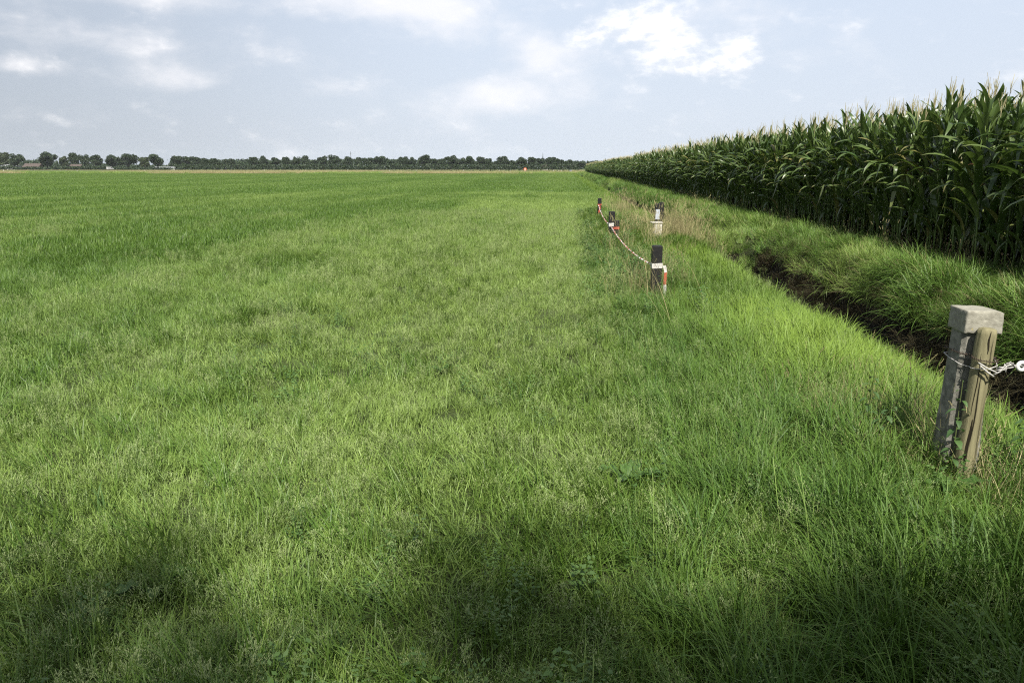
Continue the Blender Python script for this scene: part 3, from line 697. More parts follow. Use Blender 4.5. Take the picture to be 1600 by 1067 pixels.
def wood_post():
    rng = np.random.default_rng(8); ox, oy = 2.102, 3.735; root = empty('wooden_post', (ox, oy, g0(ox, oy)))
    tag(root, 'round weathered wooden post lashed to the front of the concrete post', 'post')
    mb = MB(); mb.smooth = True; S = 28; rings = []
    prof = rng.normal(0, .0022, S); prof = (prof+np.roll(prof, 1))/1.4
    zs = [-.3, 0, .12, .25, .4, .52, .64, .74, .795, .815, .822]
    for z in zs:
        r0 = .046-.003*max(z, 0) if z < .79 else (.0425 if z < .81 else .040 if z < .82 else .028)
        dx = -.018*(1-max(z, 0)/.8)+.0
        rings.append([mb.vert((dx+(r0+prof[j]+rng.normal(0, .0007))*math.cos(2*math.pi*j/S), (r0+prof[j]+rng.normal(0, .0007))*math.sin(2*math.pi*j/S), z)) for j in range(S)])
    for k in range(len(zs)-1):
        for j in range(S): mb.face((rings[k][j], rings[k][(j+1) % S], rings[k+1][(j+1) % S], rings[k+1][j]))
    mb.face(rings[-1]); mb.build('trunk_pole', M['wood'], root)
    # long drying cracks, cut as dark slivers a hair proud of the surface
    ck = MB()
    for a, z0, z1, wd in ((-100, .70, .815, .007), (-75, .60, .80, .003), (-118, .05, .36, .012), (-108, .2, .62, .004), (-62, .1, .5, .0025), (-128, .38, .7, .004)):
        pts, sd, ws = [], [], []
        for k in range(7):
            t = k/6; z = z0+(z1-z0)*t; aa = R(a)+.05*math.sin(t*7+a); r0 = .0485-.003*max(z, 0); dx = -.018*(1-max(z, 0)/.8)
            pts.append((dx+r0*math.cos(aa), r0*math.sin(aa), z)); sd.append((-math.sin(aa), math.cos(aa), 0)); ws.append(wd*(math.sin(math.pi*min(.97, t+.03))+.1))
        ck.ribbon(pts, sd, ws)
    ck.build('cracks', M['crack'], root)
wood_post()

def wires():
    gz = GZ; root = empty('barbed_wire', (2.105, 3.80, gz+.65))
    tag(root, 'rusty barbed wire wrapped around the concrete and wooden posts', 'wire')
    O = np.array((2.105, 3.80, gz+.65))
    def loop(z, dz, ph):
        pts = []
        path = [(2.02, 3.955), (2.018, 3.90), (2.020, 3.80), (2.035, 3.788), (2.058, 3.765), (2.048, 3.73), (2.062, 3.690), (2.105, 3.672), (2.148, 3.69), (2.168, 3.74), (2.186, 3.80), (2.188, 3.90), (2.18, 3.953), (2.10, 3.955)]
        for k, (x, y) in enumerate(path):
            t = k/len(path); pts.append(np.array([x, y, gz+z+dz*math.sin(t*math.pi*2+ph)])-O)
        pts.append(pts[0]); return pts
    def spiral(pts, off, turns=26, r=.0026):
        out = []; n = 140; P = [np.array(p) for p in pts]
        for i in range(n):
            u = i/(n-1)*(len(P)-1); k = min(int(u), len(P)-2); f = u-k; c = P[k]*(1-f)+P[k+1]*f; a = turns*2*math.pi*i/n+off
            out.append(c+np.array([math.cos(a)*r, math.cos(a)*r*.4, math.sin(a)*r]))
        return out
    base = loop(.672, .008, .5); mb = MB(); mb.smooth = True
    for off in (0, math.pi): mb.tube(spiral(base, off), .0015, 5)
    P = spiral(base, 0)
    for i in range(4, 138, 9):                                       # barbs
        for s in (-1, 1): mb.tube([P[i]+np.array([-.010*s, .002, .010]), P[i], P[i]+np.array([.010*s, -.004, -.010])], .0012, 4)
    mb.build('strand', M['rust'], root)
    r2 = empty('rope_tie', (2.105, 3.70, gz+.65)); tag(r2, 'white rope and wire tie knotted on the wooden post, holding the round insulator', 'tie')
    O2 = np.array((2.105, 3.70, gz+.65)); mb = MB(); mb.smooth = True
    lo = [p+O-O2+np.array([0, 0, -.032-.018*math.sin(k*.45)]) for k, p in enumerate(loop(.672, .006, 2.0))]
    mb.tube(lo, .0026, 6)
    K = np.array((2.060, 3.678, gz+.648))-O2; D = np.array((2.228, 3.655, gz+.655))-O2
    for a, b, r in ((K, (2.118, 3.652, gz+.60), .0042), ((2.052, 3.682, gz+.662), (2.135, 3.655, gz+.618), .0036), ((2.118, 3.650, gz+.612), (2.165, 3.655, gz+.648), .0034)):
        a = np.array(a)-(O2 if a is not K else 0); b = np.array(b)-O2; mb.tube([a, (a+b)/2+np.array([0, -.003, -.004]), b], r, 6)
    mb.build('lashing', M['rope'], r2)
    kn = MB(); kn.smooth = True; rr = np.random.default_rng(4)
    for k in range(9):
        c = np.array((2.150+rr.uniform(-.018, .018), 3.655, gz+.642+rr.uniform(-.014, .012)))-O2; a = rr.uniform(0, 6.28); v = np.array([math.cos(a), .3, math.sin(a)])*rr.uniform(.010, .022)
        kn.tube([c-v, c+np.array([0, -.006, 0]), c+v], [.0028, .0034, .0024], 5)
    for dz in (.012, -.002): kn.tube([np.array((2.145, 3.655, gz+.645))-O2, np.array((2.185, 3.650, gz+.648+dz))-O2, D+np.array([-.006, 0, dz*.4])], .0030, 6)
    for k in range(3): kn.tube([np.array((2.165, 3.652, gz+.655))-O2, np.array((2.172+.012*k, 3.648, gz+.672+.006*(k % 2)))-O2, np.array((2.182+.012*k, 3.648, gz+.672-.010*k))-O2], .0022, 5)
    kn.build('knot', M['rope'], r2)
    # the ring insulator
    ins = empty('ring_insulator', (2.243, 3.655, gz+.655)); tag(ins, 'round white ring insulator hanging at the end of the rope tie', 'insulator')
    mb = MB(); mb.smooth = True; S, T = 28, 10
    rr = [[mb.vert(((.0190+.0095*math.cos(2*math.pi*j/T))*math.cos(2*math.pi*i/S), .0085*math.sin(2*math.pi*j/T), (.0190+.0095*math.cos(2*math.pi*j/T))*math.sin(2*math.pi*i/S))) for j in range(T)] for i in range(S)]
    for i in range(S):
        for j in range(T): mb.face((rr[i][j], rr[(i+1) % S][j], rr[(i+1) % S][(j+1) % T], rr[i][(j+1) % T]))
    mb.build('ring', M['porcelain'], ins)
    pin = MB(); pin.smooth = True; pin.tube([(-.028, 0, .004), (-.006, -.010, .004), (.006, -.010, .002)], .0030, 6); pin.build('pin', M['wire'], ins)
    # the wire that leads on from the insulator to the right, across the ditch
    mb = MB(); a = np.array((2.262, 3.655, gz+.655)); b = np.array((6.3, 3.75, .72))
    mb.tube([a+(b-a)*t-np.array([0, 0, .12*math.sin(math.pi*t)]) for t in np.linspace(0, 1, 14)], .0014, 4)
    tag(mb.build('fence_wire', M['wire']), 'thin steel fence wire running right from the ring insulator across the ditch', 'wire')
wires()

# ------------------------------------------------------------------ black plastic posts, barrier tape and white marker
def plastic_post(x, y, h, wd, label, rz=0.0, sticker=None, band=None):
    z = g0(x, y); root = empty('plastic_post', (x, y, z), rz); tag(root, label, 'post')
    mb = MB(); mb.box(-wd/2, wd/2, -wd/2, wd/2, -.25, h-.006); mb.box(-wd/2+.012, wd/2-.012, -wd/2+.012, wd/2-.012, h-.005, h)
    o = mb.build('shaft', M['black'], root); bevel_obj(o, .006, 2)
    if sticker:
        mb = MB(); mb.box(-wd/2+.006, wd/2-.006, -wd/2-.003, -wd/2-.0005, sticker[0], sticker[1]); mb.build('reflector', M['greysheet'], root)
    return z
PW = .118
plastic_post(1.12, 9.1, .68, PW, 'nearest black plastic post, with white barrier tape wrapped around it', .05)
plastic_post(1.02, 16.6, .66, .125, 'tall black post at the middle of the tape, with a white wrap', .1)
plastic_post(1.10, 16.15, .50, .115, 'short black stub post beside the taped middle post, with an orange wrap', -.1)
plastic_post(1.07, 23.9, .66, .12, 'farthest black post, where the barrier tape ends', 0)
plastic_post(2.06, 17.0, .83, .105, 'black post behind the white marker with a pale rectangular reflector', .05, (.48, .70))
plastic_post(2.19, 17.35, .85, .10, 'plain black post standing just behind the reflector post', 0)

def tape():
    root = empty('barrier_tape', (1.12, 9.1, g0(1.12, 9.1))); O = np.array(root.location)
    tag(root, 'red and white barrier tape slung between the black posts, one end dangling', 'tape')
    mats = [M['white'], M['red']]
    def wrap(name, x, y, z, wd, h, m, rz):
        mb = MB(); k = wd/2+.005; c, s = math.cos(rz), math.sin(rz); P = [(-k, -k), (k, -k), (k, k), (-k, k)]
        lo = []; hi = []
        for i, (a, b) in enumerate(P):
            X, Y = x+a*c-b*s-O[0], y+a*s+b*c-O[1]; lo.append(mb.vert((X, Y, z-h/2+.006*(i % 2)-O[2]))); hi.append(mb.vert((X, Y, z+h/2+.006*(i % 2)-O[2])))
        for i in range(4): mb.face((lo[i], lo[(i+1) % 4], hi[(i+1) % 4], hi[i]), m)
        o = mb.build(name, mats, root); sm = o.modifiers.new('thickness', 'SOLIDIFY'); sm.thickness = .003; return o
    def span(name, a, b, sag, wd, turns, period):
        a, b = np.array(a), np.array(b); n = 150; mb = MB(); pts, sd, ws = [], [], []
        t0 = (b-a)/np.linalg.norm(b-a); u = np.array([0, 0, 1.0]); v = np.cross(t0, u)
        L = np.linalg.norm(b-a)
        for k in range(n):
            t = k/(n-1); pts.append(a+(b-a)*t-np.array([0, 0, 4*sag*t*(1-t)])-O); an = 2*math.pi*turns*t+.6*math.sin(t*23)
            sd.append(u*math.cos(an)+v*math.sin(an)); ws.append(wd)
        mb.ribbon(pts, sd, ws, m=lambda k: int((k/(n-1)*L)/period) % 2)
        return mb.build(name, mats, root)
    z1, z2, z3 = g0(1.12, 9.1), g0(1.02, 16.6), g0(1.07, 23.9)
    wrap('tape_wrap', 1.12, 9.1, z1+.435, PW, .062, 0, .05)
    wrap('tape_wrap', 1.02, 16.6, z2+.37, .125, .075, 0, .1)
    wrap('tape_wrap', 1.10, 16.15, z2+.33, .115, .055, 1, -.1)
    wrap('tape_wrap', 1.07, 23.9, z3+.46, .12, .03, 1, 0)
    span('tape_span', (1.06, 9.13, z1+.45), (1.0, 16.5, z2+.36), .10, .032, 13, .155)
    span('tape_span', (.97, 16.62, z2+.38), (1.03, 23.82, z3+.47), .09, .034, 6, .28)
    # loose end hanging from the nearest post
    mb = MB(); pts, sd, ws = [], [], []
    for k in range(25):
        t = k/24; pts.append(np.array([1.205+.030*math.sin(t*2.6)-.015*t+.008*math.sin(t*9), 9.02-.03*t, z1+.445-.40*t])-O)
        an = .45*math.sin(t*5.2)-.15; sd.append((math.cos(an), math.sin(an), .25*(1-t))); ws.append(.036)
    mb.ribbon(pts, sd, ws, m=lambda k: 1 if 6 <= k < 15 else 0); mb.build('tape_end', mats, root)
    mb = MB(); pts, sd, ws = [], [], []
    for k in range(12):
        t = k/11; pts.append(np.array([1.06+.02*math.sin(t*5), 23.82, z3+.45-.30*t])-O); sd.append((1, .3*math.sin(t*6), 0)); ws.append(.05)
    mb.ribbon(pts, sd, ws, m=lambda k: 1); mb.build('tape_end', mats, root)
tape()

def marker():
    x, y = 1.995, 16.5; z = g0(x, y); root = empty('white_marker_box', (x, y, z), .08)
    tag(root, 'flaking white painted box with a wider top board, in front of two black posts', 'box')
    mb = MB(); mb.box(-.065, .105, -.09, .09, -.2, .43); bevel_obj(mb.build('body', M['whitewood'], root), .004)
    mb = MB(); mb.box(-.125, .118, -.11, .11, .432, .452); bevel_obj(mb.build('top_board', M['whitewood'], root), .004)
marker()

# ------------------------------------------------------------------ weeds by the post
def nettle(x, y, h, seed, label):
    rng = np.random.default_rng(seed); root = empty('nettle_plant', (x, y, g0(x, y))); tag(root, label, 'nettle', 'nettles by the concrete post')
    st = MB(); ln = rng.normal(0, .06, 2); P = lambda t: np.array([ln[0]*t, ln[1]*t, h*t])
    st.tube([P(k/6) for k in range(7)], [.0035-.0003*k for k in range(7)], 5); st.build('stem', M['nstem'], root)
    lf = MB()
    for k in range(10):
        t = .18+.82*k/9; L = .060*math.sin(math.pi*min(.93, .28+.62*t))*rng.uniform(.85, 1.15)*(1 if k < 8 else .6)
        for s in range(2):
            a = (k % 2)*math.pi/2+s*math.pi+rng.normal(0, .25); b = P(t); th = rng.uniform(.0, .35); rnd = rng.random()
            d = np.array([math.cos(a), math.sin(a), 0]); sd = np.array([-math.sin(a), math.cos(a), 0]); up = np.array([0, 0, 1.])
            n = 9; mid = []; lo = []; hi = []
            for q in range(n):
                u = q/(n-1); c = b+d*(.012+L*u)+up*(L*(.25*u-(.55+th)*u*u)); w_ = L*.24*math.sin(math.pi*min(1, u*.88+.10))**.9*(1+.16*(q % 2)) if q < n-1 else 0
                mid.append(lf.vert(c, rnd, u)); lo.append(lf.vert(c-sd*w_+up*w_*.25, rnd, u)); hi.append(lf.vert(c+sd*w_+up*w_*.25, rnd, u))
            for q in range(n-1): lf.face((lo[q], mid[q], mid[q+1], lo[q+1])); lf.face((mid[q], hi[q], hi[q+1], mid[q+1]))
    lf.build('leaves', M['nleaf'], root)
M['nstem'] = plant_material("nettle_stem", (.07, .10, .03), (.10, .12, .04), (.1, .1, .1), trans=0, tone=False)
M['nleaf'] = plant_material("nettle_leaf", (.045, .10, .026), (.085, .16, .045), (.1, .1, .1), trans=.3, rough=.55, tone=False)
nettle(1.985, 3.66, .56, 1, 'slender nettle growing up the shaded face of the concrete post')
nettle(1.82, 4.35, .48, 2, 'dark bushy nettle left of the concrete post')
nettle(1.76, 4.22, .36, 3, 'small nettle in front of the bushy one left of the post')
nettle(2.42, 3.80, .46, 4, 'nettle at the right edge beyond the wooden post')
nettle(2.50, 3.95, .38, 6, 'low nettle behind the one at the right edge')
def dock(x, y, seed, label, n=6, L0=.2):
    rng = np.random.default_rng(seed); root = MB(); 
    for k in range(n):
        a = 6.28*k/n+rng.normal(0, .3); L = L0*rng.uniform(.7, 1.1); rnd = rng.random(); d = np.array([math.cos(a), math.sin(a), 0]); sd = np.array([-math.sin(a), math.cos(a), 0]); pv = None
        for q in range(9):
            u = q/8; c = d*(L*u*.8)+np.array([0, 0, L*(1.1*u-.75*u*u)]); w_ = L*.17*math.sin(math.pi*min(1, .12+u*.86)) if q else .004
            wv = .012*math.sin(q*2.2)
            t3 = (root.vert(c-sd*w_+np.array([0, 0, w_*.3+wv]), rnd, u), root.vert(c, rnd, u), root.vert(c+sd*w_+np.array([0, 0, w_*.3-wv]), rnd, u))
            if pv: root.face((pv[0], pv[1], t3[1], t3[0])); root.face((pv[1], pv[2], t3[2], t3[1]))
            pv = t3
    root.smooth = True
    o = root.build('dock_plant', M['broadleaf']); o.location = (x, y, g0(x, y)); tag(o, label, 'weed')
M['broadleaf'] = plant_material("dock_leaf", (.06, .13, .03), (.10, .19, .045), (.1, .1, .1), trans=.3, rough=.45, tone=False)
dock(1.955, 3.55, 1, 'broad wrinkled dock leaves at the foot of the concrete post')
dock(-.98, 5.6, 2, 'small dock plant alone in the pale part of the field', 5, .15)
dock(-1.55, 2.45, 3, 'dock plant in the dark grass at the lower left corner', 6, .22)
dock(.36, 3.6, 4, 'grey-green dock plant in the near verge, below the black post', 6, .22)

# ------------------------------------------------------------------ far side of the field
def bear(px):
    """sideways metres per metre of distance for something seen at this place along the horizon"""
    a = math.atan((px-800)/1181.5)-R(4.115); return math.tan(a)
M['crown'] = plant_material("tree_leaves", (.018, .036, .013), (.036, .062, .022), (.05, .08, .03), trans=.2, rough=.6, tone=False)
M['crown_light'] = plant_material("light_tree_leaves", (.04, .06, .022), (.07, .095, .036), (.05, .08, .03), trans=.2, rough=.6, tone=False)
M['bark'] = simple("dark_bark", (.05, .042, .03), .9, scale=6, var=.4)
def tree_meshes(seed, W, Hh, trunk_h, n=3000, leaf=.62):
    """unit tree: W wide, Hh high; crown of many leaf sprays gathered in lobes round limbs"""
    rng = np.random.default_rng(seed); tr, cr = MB(), MB()
    tr.tube([(0, 0, -.3), (0, 0, trunk_h*.5), (rng.normal(0, .15), rng.normal(0, .15), trunk_h), (rng.normal(0, .3), rng.normal(0, .3), Hh*.72)], [.42, .34, .28, .08], 8)
    cz = (Hh+trunk_h*.7)/2; rz = (Hh-trunk_h*.7)/2; lobes = []
    for k in range(13):
        v = rng.normal(0, 1, 3); v /= np.linalg.norm(v); q = rng.uniform(.35, .72)
        c = np.array([v[0]*W*.5*q, v[1]*W*.5*q, cz+v[2]*rz*q]); lobes.append((c, rng.uniform(.30, .46)))
        tr.tube([(0, 0, trunk_h*rng.uniform(.7, 1.2)), tuple(c*np.array([.45, .45, 1])+np.array([0, 0, -.8])), tuple(c)], [.16, .10, .03], 5)
    for i in range(n):
        c, rr = lobes[rng.integers(len(lobes))]; v = rng.normal(0, 1, 3); v /= np.linalg.norm(v); q = rng.random()**.45
        p = c+v*q*np.array([W*.5*rr, W*.5*rr, rz*rr*.95])
        if p[2] < trunk_h*.55: continue
        s = leaf*rng.uniform(.5, 1.25); a = rng.normal(0, 1, 3); a /= np.linalg.norm(a); b = np.cross(a, rng.normal(0, 1, 3)); b /= np.linalg.norm(b); r2 = rng.random()
        i4 = [cr.vert(p+x, r2, .5) for x in (a*s, b*s*.55, -a*s, -b*s*.55)]; cr.face(i4)
    return tr, cr
TV = []
for k, (W, Hh, th) in enumerate([(10, 13, 3.4), (11.5, 13, 2.8), (9, 13, 3.0), (10.5, 13, 2.4), (8, 13, 3.6), (12, 13, 3.2), (9.5, 13, 2.0)]):
    tr, cr = tree_meshes(700+k, W, Hh, th); TV.append((tr.mesh('trunk', M['bark']), cr.mesh('crown', M['crown']), cr.mesh('crown', M['crown_light']), W))
def tree(x, y, h, wd, v, label, group, light=False, rz=0.0):
    t = empty('oak_tree', (x, y, 0), rz); a, b, b2, W = TV[v]; t.scale = (wd/W, wd/W, h/13); tag(t, label, 'tree', group)
    for nm, me in (('trunk', a), ('crown', b2 if light else b)):
        o = bpy.data.objects.new(nm, me); COL.objects.link(o); o.parent = t
# (bearing, height, width) of every tree across the far field, 600-680 m away
PXT = [(7,237.5,21),(28,239.5,23),(74,238,26),(101,244.5,13),(119,240,21),(133,240.5,17),(150,241.5,22),(175,242.5,22),(201,240,27),(226,245,17),(247,240.5,25),
 (275,243,18),(295,244,23),(308,245,17),(322,248,19),(337,248,18),(353,248,15),(364,247.5,12),(397,246,20),(414,244.5,16),(431,245.5,17),(449,246,18),(463,244,14),(476,244,17),
 (491,249,14),(505,244,15),(522,241.5,22),(543,244,18),(559,246.5,16),(576,246,20),(589,245,15),(601,243.5,19),(612,251,12),(625,246,15),(635,244,15),(645,245,13),(665,243,22),(679,247.5,13),
 (689,247.5,15),(705,243,18),(716,246,15),(725,246,14),(737,243.5,17),(752,244.5,15),(763,247,13),(774,251,14),(787,243.5,19),(801,250,13),(816,245,19),(831,245,15),(846,246.5,15),(861,245,19),(874,248,13),(889,250,16),(906,252.5,17),(926,252,18),(946,252,20)]
TREE_LB = {0: 'pale-topped round tree at the far left end of the tree row', 1: 'dark tree leaning against the leftmost tree of the far row', 2: 'broad dark free-standing tree right of the brown farm roof', 3: 'small light green tree between two dark ones in the far left row',
 4: 'dark round tree at the left of a close group of three', 5: 'middle tree of the close group of three in the far left row', 6: 'right tree of the close group of three, with gaps in its crown', 7: 'round tree standing over the white van', 8: 'wide crowned tree right of the white van, with sky gaps',
 9: 'small light ragged tree between two wide trees', 10: 'tall tree alone in front of the white shed'}
def treeline():
    r = random.Random(9)
    for k, (px, top, wpx) in enumerate(PXT):
        D = r.uniform(600, 690); u = bear(px); sl = D*math.sqrt(1+u*u); h = (262-top)/1181*sl/math.sqrt(1+((px-800)/1181)**2)+1.6; wd = wpx/1181*sl*math.cos(math.atan((px-800)/1181))**1
        lb = TREE_LB.get(k) or ('dark round tree in the far tree row left of the mast' if px < 545 else 'dark round tree in the far tree row between mast and church spire' if px < 840 else 'dark tree at the right end of the far row, towards the maize')
        gp = None if k in TREE_LB else ('far trees left of the mast' if px < 545 else 'far trees between mast and spire' if px < 840 else 'far trees towards the maize')
        tree(u*D, D, h*1.07, wd*1.18, r.randrange(7), lb, gp, k in (3, 9, 0), r.uniform(0, 6.28))
treeline()
def woods():
    """the low continuous wood and scrub behind and between the trees"""
    def mass(name, segs, D0, dep, n_per_m, leaf, mat, label, seed):
        rng = np.random.default_rng(seed); mb = MB()
        for x0p, x1p, top in segs:
            X0, X1 = bear(x0p)*D0, bear(x1p)*D0; h = (262-top)/1181*D0+1.6
            for _ in range(int((X1-X0)*n_per_m)):
                x = rng.uniform(X0, X1); hh = h*(.72+.4*fbm(x*.11, 3.+x0p, 3)); z = hh*rng.random()**.85; p = np.array([x, D0+rng.uniform(0, dep), z])
                s = leaf*rng.uniform(.5, 1.2); a = rng.normal(0, 1, 3); a /= np.linalg.norm(a); b = np.cross(a, rng.normal(0, 1, 3)); b /= np.linalg.norm(b); r2 = rng.random()
                mb.face([mb.vert(p+x_, r2, .5) for x_ in (a*s, b*s*.6, -a*s, -b*s*.6)])
        o = mb.build(name, mat); tag(o, label, 'woods', kind='stuff')
    mass('far_woods', [(-60, 66, 249.5), (66, 180, 255), (180, 280, 257), (262, 400, 247.5), (366, 395, 250.5), (395, 520, 250), (500, 620, 247.5), (610, 700, 249.5), (690, 800, 250), (780, 905, 252), (880, 1000, 251)], 730, 40, 40, 1.2, M['crown'], 'low dark wood along the horizon behind the tree row', 21)
    mass('hedge_scrub', [(-60, 20, 258.5), (20, 70, 260.5), (80, 165, 259), (165, 262, 261.5), (270, 420, 256), (420, 640, 256), (640, 905, 256.5)], 575, 8, 30, .8, M['crown'], 'dark hedge scrub under the far tree row', 22)
    mass('crop_row', [(555, 700, 266.2), (700, 770, 265.8), (770, 850, 264.6), (850, 905, 265.8)], 280, 5, 9, .35, M['crown_light'], 'low green row of field crop beyond the rough strip', 23)
woods()
def rough_strip():
    x, y = RNG.uniform(-290, 6, 8000), RNG.uniform(205, 256, 8000); n = len(x); k = fbm(x*.03, y*.05, 3)
    m = k > .53
    scatter('rough_grass', 'straw_far', on(x[m], y[m]), rots(m.sum(), .1), RNG.uniform(.6, 1.0, m.sum()), RNG.uniform(0, 1, m.sum()), 'pale dry rough grass along the far edge of the field', 'dry grass')
    m = (k > .3) & (k < .68)
    scatter('rough_grass', 'green_far', on(x[m]+2, y[m]+1), rots(m.sum(), .1), RNG.uniform(.45, .8, m.sum()), RNG.uniform(.2, 1, m.sum()), 'green weeds mixed into the rough strip at the far edge', 'weeds')
LIB['straw_far'] = lib("straw_far", [clump(400+k, 150, 1.3, (.4, 1.0), .03, .3, .6, 2) for k in range(4)], [M['straw']])
LIB['green_far'] = lib("green_far", [clump(410+k, 150, 1.3, (.4, .95), .04, .35, .6, 2) for k in range(4)], [M['bank']])
rough_strip()

M['roofgrey'] = simple("pale_sheet_roof", (.36, .37, .39), .6, scale=.4, var=.12)
M['rooftile'] = simple("brown_red_roof_tiles", (.085, .062, .052), .8, scale=.6, var=.3)
M['wallbrick'] = simple("brick_wall", (.13, .07, .05), .85, scale=1.2, var=.25)
M['wallwhite'] = simple("white_wall", (.42, .42, .42), .7, scale=.6, var=.1)
M['glass'] = simple("dark_window_glass", (.03, .035, .04), .15, scale=1, var=.1)
M['darkmetal'] = simple("dark_steel", (.07, .075, .085), .6, scale=1, var=.2)
M['tyre'] = simple("tyre_rubber", (.015, .015, .015), .8)
def house(name, px, D, L, dep, eave, ridge, wall, roof, label, cat, rz=0.0, windows=4):
    x = bear(px)*D; root = empty(name, (x, D, 0), rz); tag(root, label, cat)
    mb = MB(); a, d = L/2, dep/2
    i = [mb.vert(p) for p in ((-a,-d,-.2),(a,-d,-.2),(a,d,-.2),(-a,d,-.2),(-a,-d,eave),(a,-d,eave),(a,d,eave),(-a,d,eave),(-a,0,ridge),(a,0,ridge))]
    for f in ((0,1,5,4),(2,3,7,6),(1,2,6,9,5),(3,0,4,8,7)): mb.face([i[q] for q in f])
    mb.build('wall', wall, root)
    mb = MB(); o = .35; t = .14; sl = (ridge-eave)/d
    for s in (-1, 1):
        P = [(-a-o, s*(d+o), eave-sl*o), (a+o, s*(d+o), eave-sl*o), (a+o, 0, ridge), (-a-o, 0, ridge)]
        lo = [mb.vert((p[0], p[1], p[2]+.02)) for p in P]; hi = [mb.vert((p[0], p[1], p[2]+.02+t)) for p in P]
        mb.face(lo if s > 0 else lo[::-1]); mb.face(hi[::-1] if s > 0 else hi)
        for k in range(4): mb.face((lo[k], lo[(k+1) % 4], hi[(k+1) % 4], hi[k]))
    mb.build('roof', roof, root)
    for k in range(windows):
        xx = -a+L*(k+.5)/windows; mb = MB(); mb.box(xx-.5, xx+.5, -d-.03, -d-.003, .9, min(2.0, eave-.3)); mb.build('window', M['glass'], root)
house('white_barn', 19, 640, 13, 9, 2.7, 4.2, M['wallwhite'], M['roofgrey'], 'long low white barn showing under the leftmost trees', 'barn')
house('brown_farmhouse', 53, 645, 15, 9, 2.3, 5.3, M['wallbrick'], M['rooftile'], 'farmhouse with a broad brown-red roof between the far left trees', 'farmhouse')
house('brown_barn', 117, 655, 12, 8, 2.2, 4.6, M['wallbrick'], M['rooftile'], 'barn with a sloping brown roof behind the group of three trees', 'barn', .25)
house('white_shed', 262, 660, 22, 10, 1.6, 2.3, M['wallwhite'], M['roofgrey'], 'very long low white shed behind the free-standing far trees', 'shed', windows=7)
house('small_house', 853, 640, 7, 6, 2.2, 4.0, M['wallwhite'], M['rooftile'], 'small white-walled house half hidden in trees below the church spire', 'house')
def van(px, D, label, mat):
    x = bear(px)*D; root = empty('parked_van', (x, D, 0), 1.2); tag(root, label, 'van')
    mb = MB(); P = [(-2.5,.45),(2.3,.45),(2.5,.7),(2.45,1.15),(1.7,1.3),(1.1,2.2),(.9,2.3),(-2.5,2.3)]
    A = [mb.vert((p[0], -.95, p[1])) for p in P]; B = [mb.vert((p[0], .95, p[1])) for p in P]
    mb.face(A); mb.face(B[::-1])
    for k in range(len(P)): mb.face((A[k], B[k], B[(k+1) % len(P)], A[(k+1) % len(P)]))
    bevel_obj(mb.build('body', mat, root), .06)
    mb = MB(); mb.box(.2, 1.2, -.97, -.955, 1.4, 2.0); mb.build('window', M['glass'], root)
    for xx in (-1.6, 1.6):
        for yy in (-.85, .85):
            mb = MB(); mb.tube([(xx, yy-.11, .36), (xx, yy+.11, .36)], .36, 14); mb.build('wheel', M['tyre'], root)
van(172, 560, 'white van parked under a round tree on the far side of the field', M['wallwhite'])
def mast():
    D = 1500; x = bear(549)*D; root = empty('radio_mast', (x, D, 0)); tag(root, 'thin grey mast rising above the far trees', 'mast')
    mb = MB(); mb.tube([(0, 0, 0), (0, 0, 22), (0, 0, 34)], [.7, .5, .28], 8); mb.build('pole', M['darkmetal'], root)
    mb = MB(); mb.tube([(0, 0, 28), (0, 0, 31)], .75, 8); mb.build('antenna', M['darkmetal'], root)
mast()
def spire():
    D = 1900; x = bear(848)*D; root = empty('church_tower', (x, D, 0)); tag(root, 'slim dark church spire above the far trees', 'church')
    mb = MB(); mb.box(-3, 3, -3, 3, -1, 20); mb.build('tower', M['wallbrick'], root)
    mb = MB(); mb.tube([(0, 0, 20.01), (0, 0, 24), (0, 0, 38)], [3.3, 1.5, .12], 8); mb.build('spire_roof', M['darkmetal'], root)
spire()
def round_sign():
    D = 250; x = bear(820.5)*D; root = empty('round_sign', (x, D, g0(x, D))); tag(root, 'round orange-red sign with a pale middle at the far end of the field', 'sign')
    mb = MB(); mb.tube([(0, 0, -.3), (0, 0, 1.6)], .04, 8); mb.build('pole', M['darkmetal'], root)
    def disc(name, r, y, m, th=.03):
        mb = MB(); mb.tube([(0, y, 1.15), (0, y-th, 1.15)], r, 32); mb.build(name, m, root)
    disc('disc', .48, -.05, M['signred']); disc('centre', .26, -.085, M['signpale'], .012)
    mb = MB(); mb.box(-.28, .28, -.10, -.085, .72, .82); mb.build('plate', M['signpale'], root)
M['signred'] = simple("orange_red_sign_paint", (.72, .13, .05), .5, scale=3, var=.1)
M['signpale'] = simple("pale_pink_sign_middle", (.75, .50, .42), .5, scale=3, var=.1)
round_sign()
def cabinet():
    D = 225; x = bear(892)*D; root = empty('grey_cabinet', (x, D, g0(x, D))); tag(root, 'small grey service cabinet near the end of the maize', 'cabinet')
    mb = MB(); mb.box(-.38, .38, -.25, .25, -.1, .95); mb.build('body', M['cab'], root)
    mb = MB(); mb.box(-.44, .44, -.31, .31, .953, 1.02); mb.build('lid', M['cab'], root)
    mb = MB(); mb.box(-.32, .32, -.268, -.252, .1, .85); mb.build('door', M['cab'], root)
M['cab'] = simple("grey_painted_steel", (.22, .24, .27), .5, scale=2, var=.1)
cabinet()
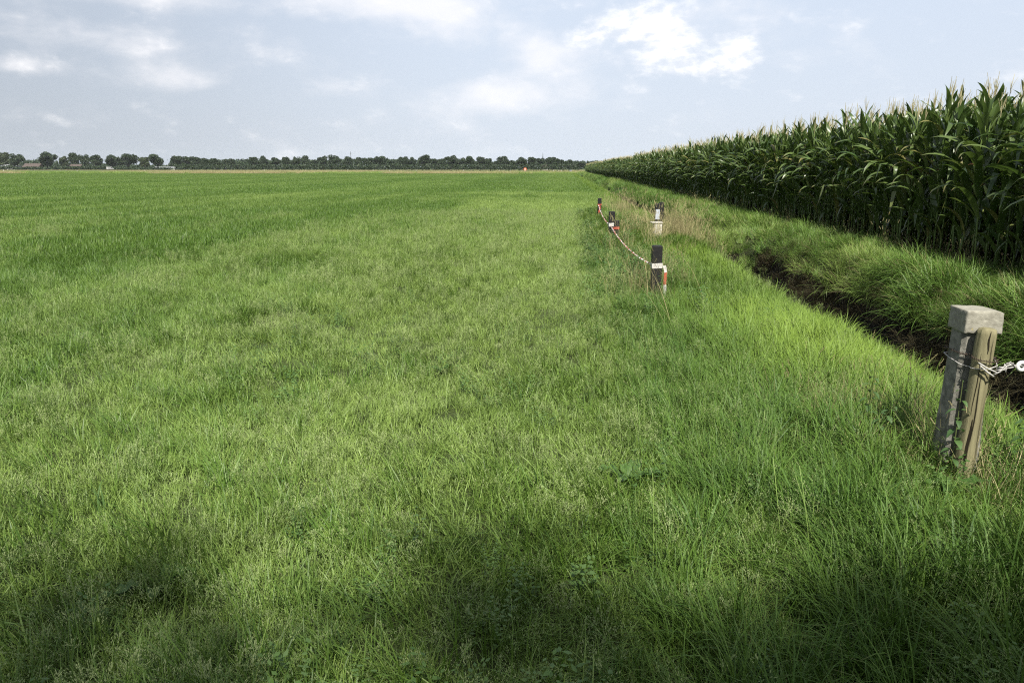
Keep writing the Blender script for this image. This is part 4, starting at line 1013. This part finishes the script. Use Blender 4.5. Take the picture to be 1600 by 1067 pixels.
def white_posts():
    mb = MB(); mb.tube([(0, 0, -.2), (0, 0, .9)], .065, 8); mb.tube([(0, 0, .901), (0, 0, .95)], [.06, .03], 8); src = None
    for px in (5, 120, 225, 317, 347, 413, 543, 583, 608, 650, 724, 780, 797, 865, 872, 877):
        D = 238 + (px*7 % 11); x = bear(px)*D
        if src is None: o = src = mb.build('marker_post', M['whitewood'])
        else: o = src.copy(); COL.objects.link(o)
        o.location = (x, D, g0(x, D)); tag(o, 'small white marker post standing in the rough strip beyond the field', 'post', 'white marker posts along the far edge')
white_posts()

# ------------------------------------------------------------------ trees behind the camera: their shade falls over the near grass
def shade_trees():
    # a row of tall slim poplars: (sideways place of the shadow's tip, how far forward it falls, height)
    for k, (gx, gy, h) in enumerate(((-4.2, 2.3, 22.0), (-2.7, 2.5, 22.6), (-1.6, 2.85, 22.0), (-.85, 1.5, 22.9), (-.28, 2.75, 22.3), (.5, 2.3, 23.0), (1.15, 2.65, 22.2), (1.95, 2.75, 22.8), (3.0, 2.7, 22.4))):
        rng = np.random.default_rng(860+k); x, y = gx+h*sx/sz, gy+h*sy/sz; tr, cr = MB(), MB()
        tr.tube([(0, 0, -.3), (.05, 0, h*.3), (-.05, .05, h*.65), (0, 0, h*.95)], [.24, .18, .11, .03], 8)
        for j in range(34):
            z = 2.5+(h-3)*rng.random(); a = rng.uniform(0, 6.28); q = 1.35*(1-(z/h)**3)+.2; tr.tube([(0, 0, z-.9), (q*.6*math.cos(a), q*.6*math.sin(a), z), (q*math.cos(a), q*math.sin(a), z+.9)], [.04, .025, .008], 4)
        cl = [(rng.uniform(0, 6.28), rng.random()**.5, 2.0+(h-2.0)*rng.random()**.8, rng.uniform(.25, .6)) for _ in range(150)]
        for j in range(5200):
            a, q, z, r_ = cl[rng.integers(len(cl))]; q = q*(1.45*(1-(z/h)**4)+.12)
            p = np.array([q*math.cos(a), q*math.sin(a), z])+rng.normal(0, .5, 3)*r_*np.array([1, 1, 1.3])
            if p[2] > h: continue
            s_ = rng.uniform(.05, .12); u = rng.normal(0, 1, 3); u /= np.linalg.norm(u); v = np.cross(u, rng.normal(0, 1, 3)); v /= np.linalg.norm(v); r2 = rng.random()
            cr.face([cr.vert(p+d, r2, .5) for d in (u*s_, v*s_*.7, -u*s_, -v*s_*.7)])
        root = empty('poplar_tree', (x, y, 0)); tag(root, 'slim poplar of the roadside row behind the viewpoint, shading the near grass', 'tree', 'poplars behind the viewpoint')
        tr.build('trunk', M['bark'], root); cr.build('crown', M['crown_light'], root)
shade_trees()

# ------------------------------------------------------------------ haze
def haze():
    m = bpy.data.materials.new("haze"); m.use_nodes = True; t = NT(m.node_tree); t.n.clear()
    v = t.node('ShaderNodeVolumePrincipled'); v.inputs['Color'].default_value = (.86, .92, 1, 1); v.inputs['Density'].default_value = .00005; v.inputs['Anisotropy'].default_value = 0.0
    o = t.node('ShaderNodeOutputMaterial'); t.link(v.outputs[0], o.inputs['Volume'])
    mb = MB(); mb.box(-1700, 1700, -60, 2300, -2.2, 46)
    tag(mb.build('haze', m), 'thin pale summer haze over the flat land', 'haze', kind='stuff')
HAZE = True
if HAZE: haze()
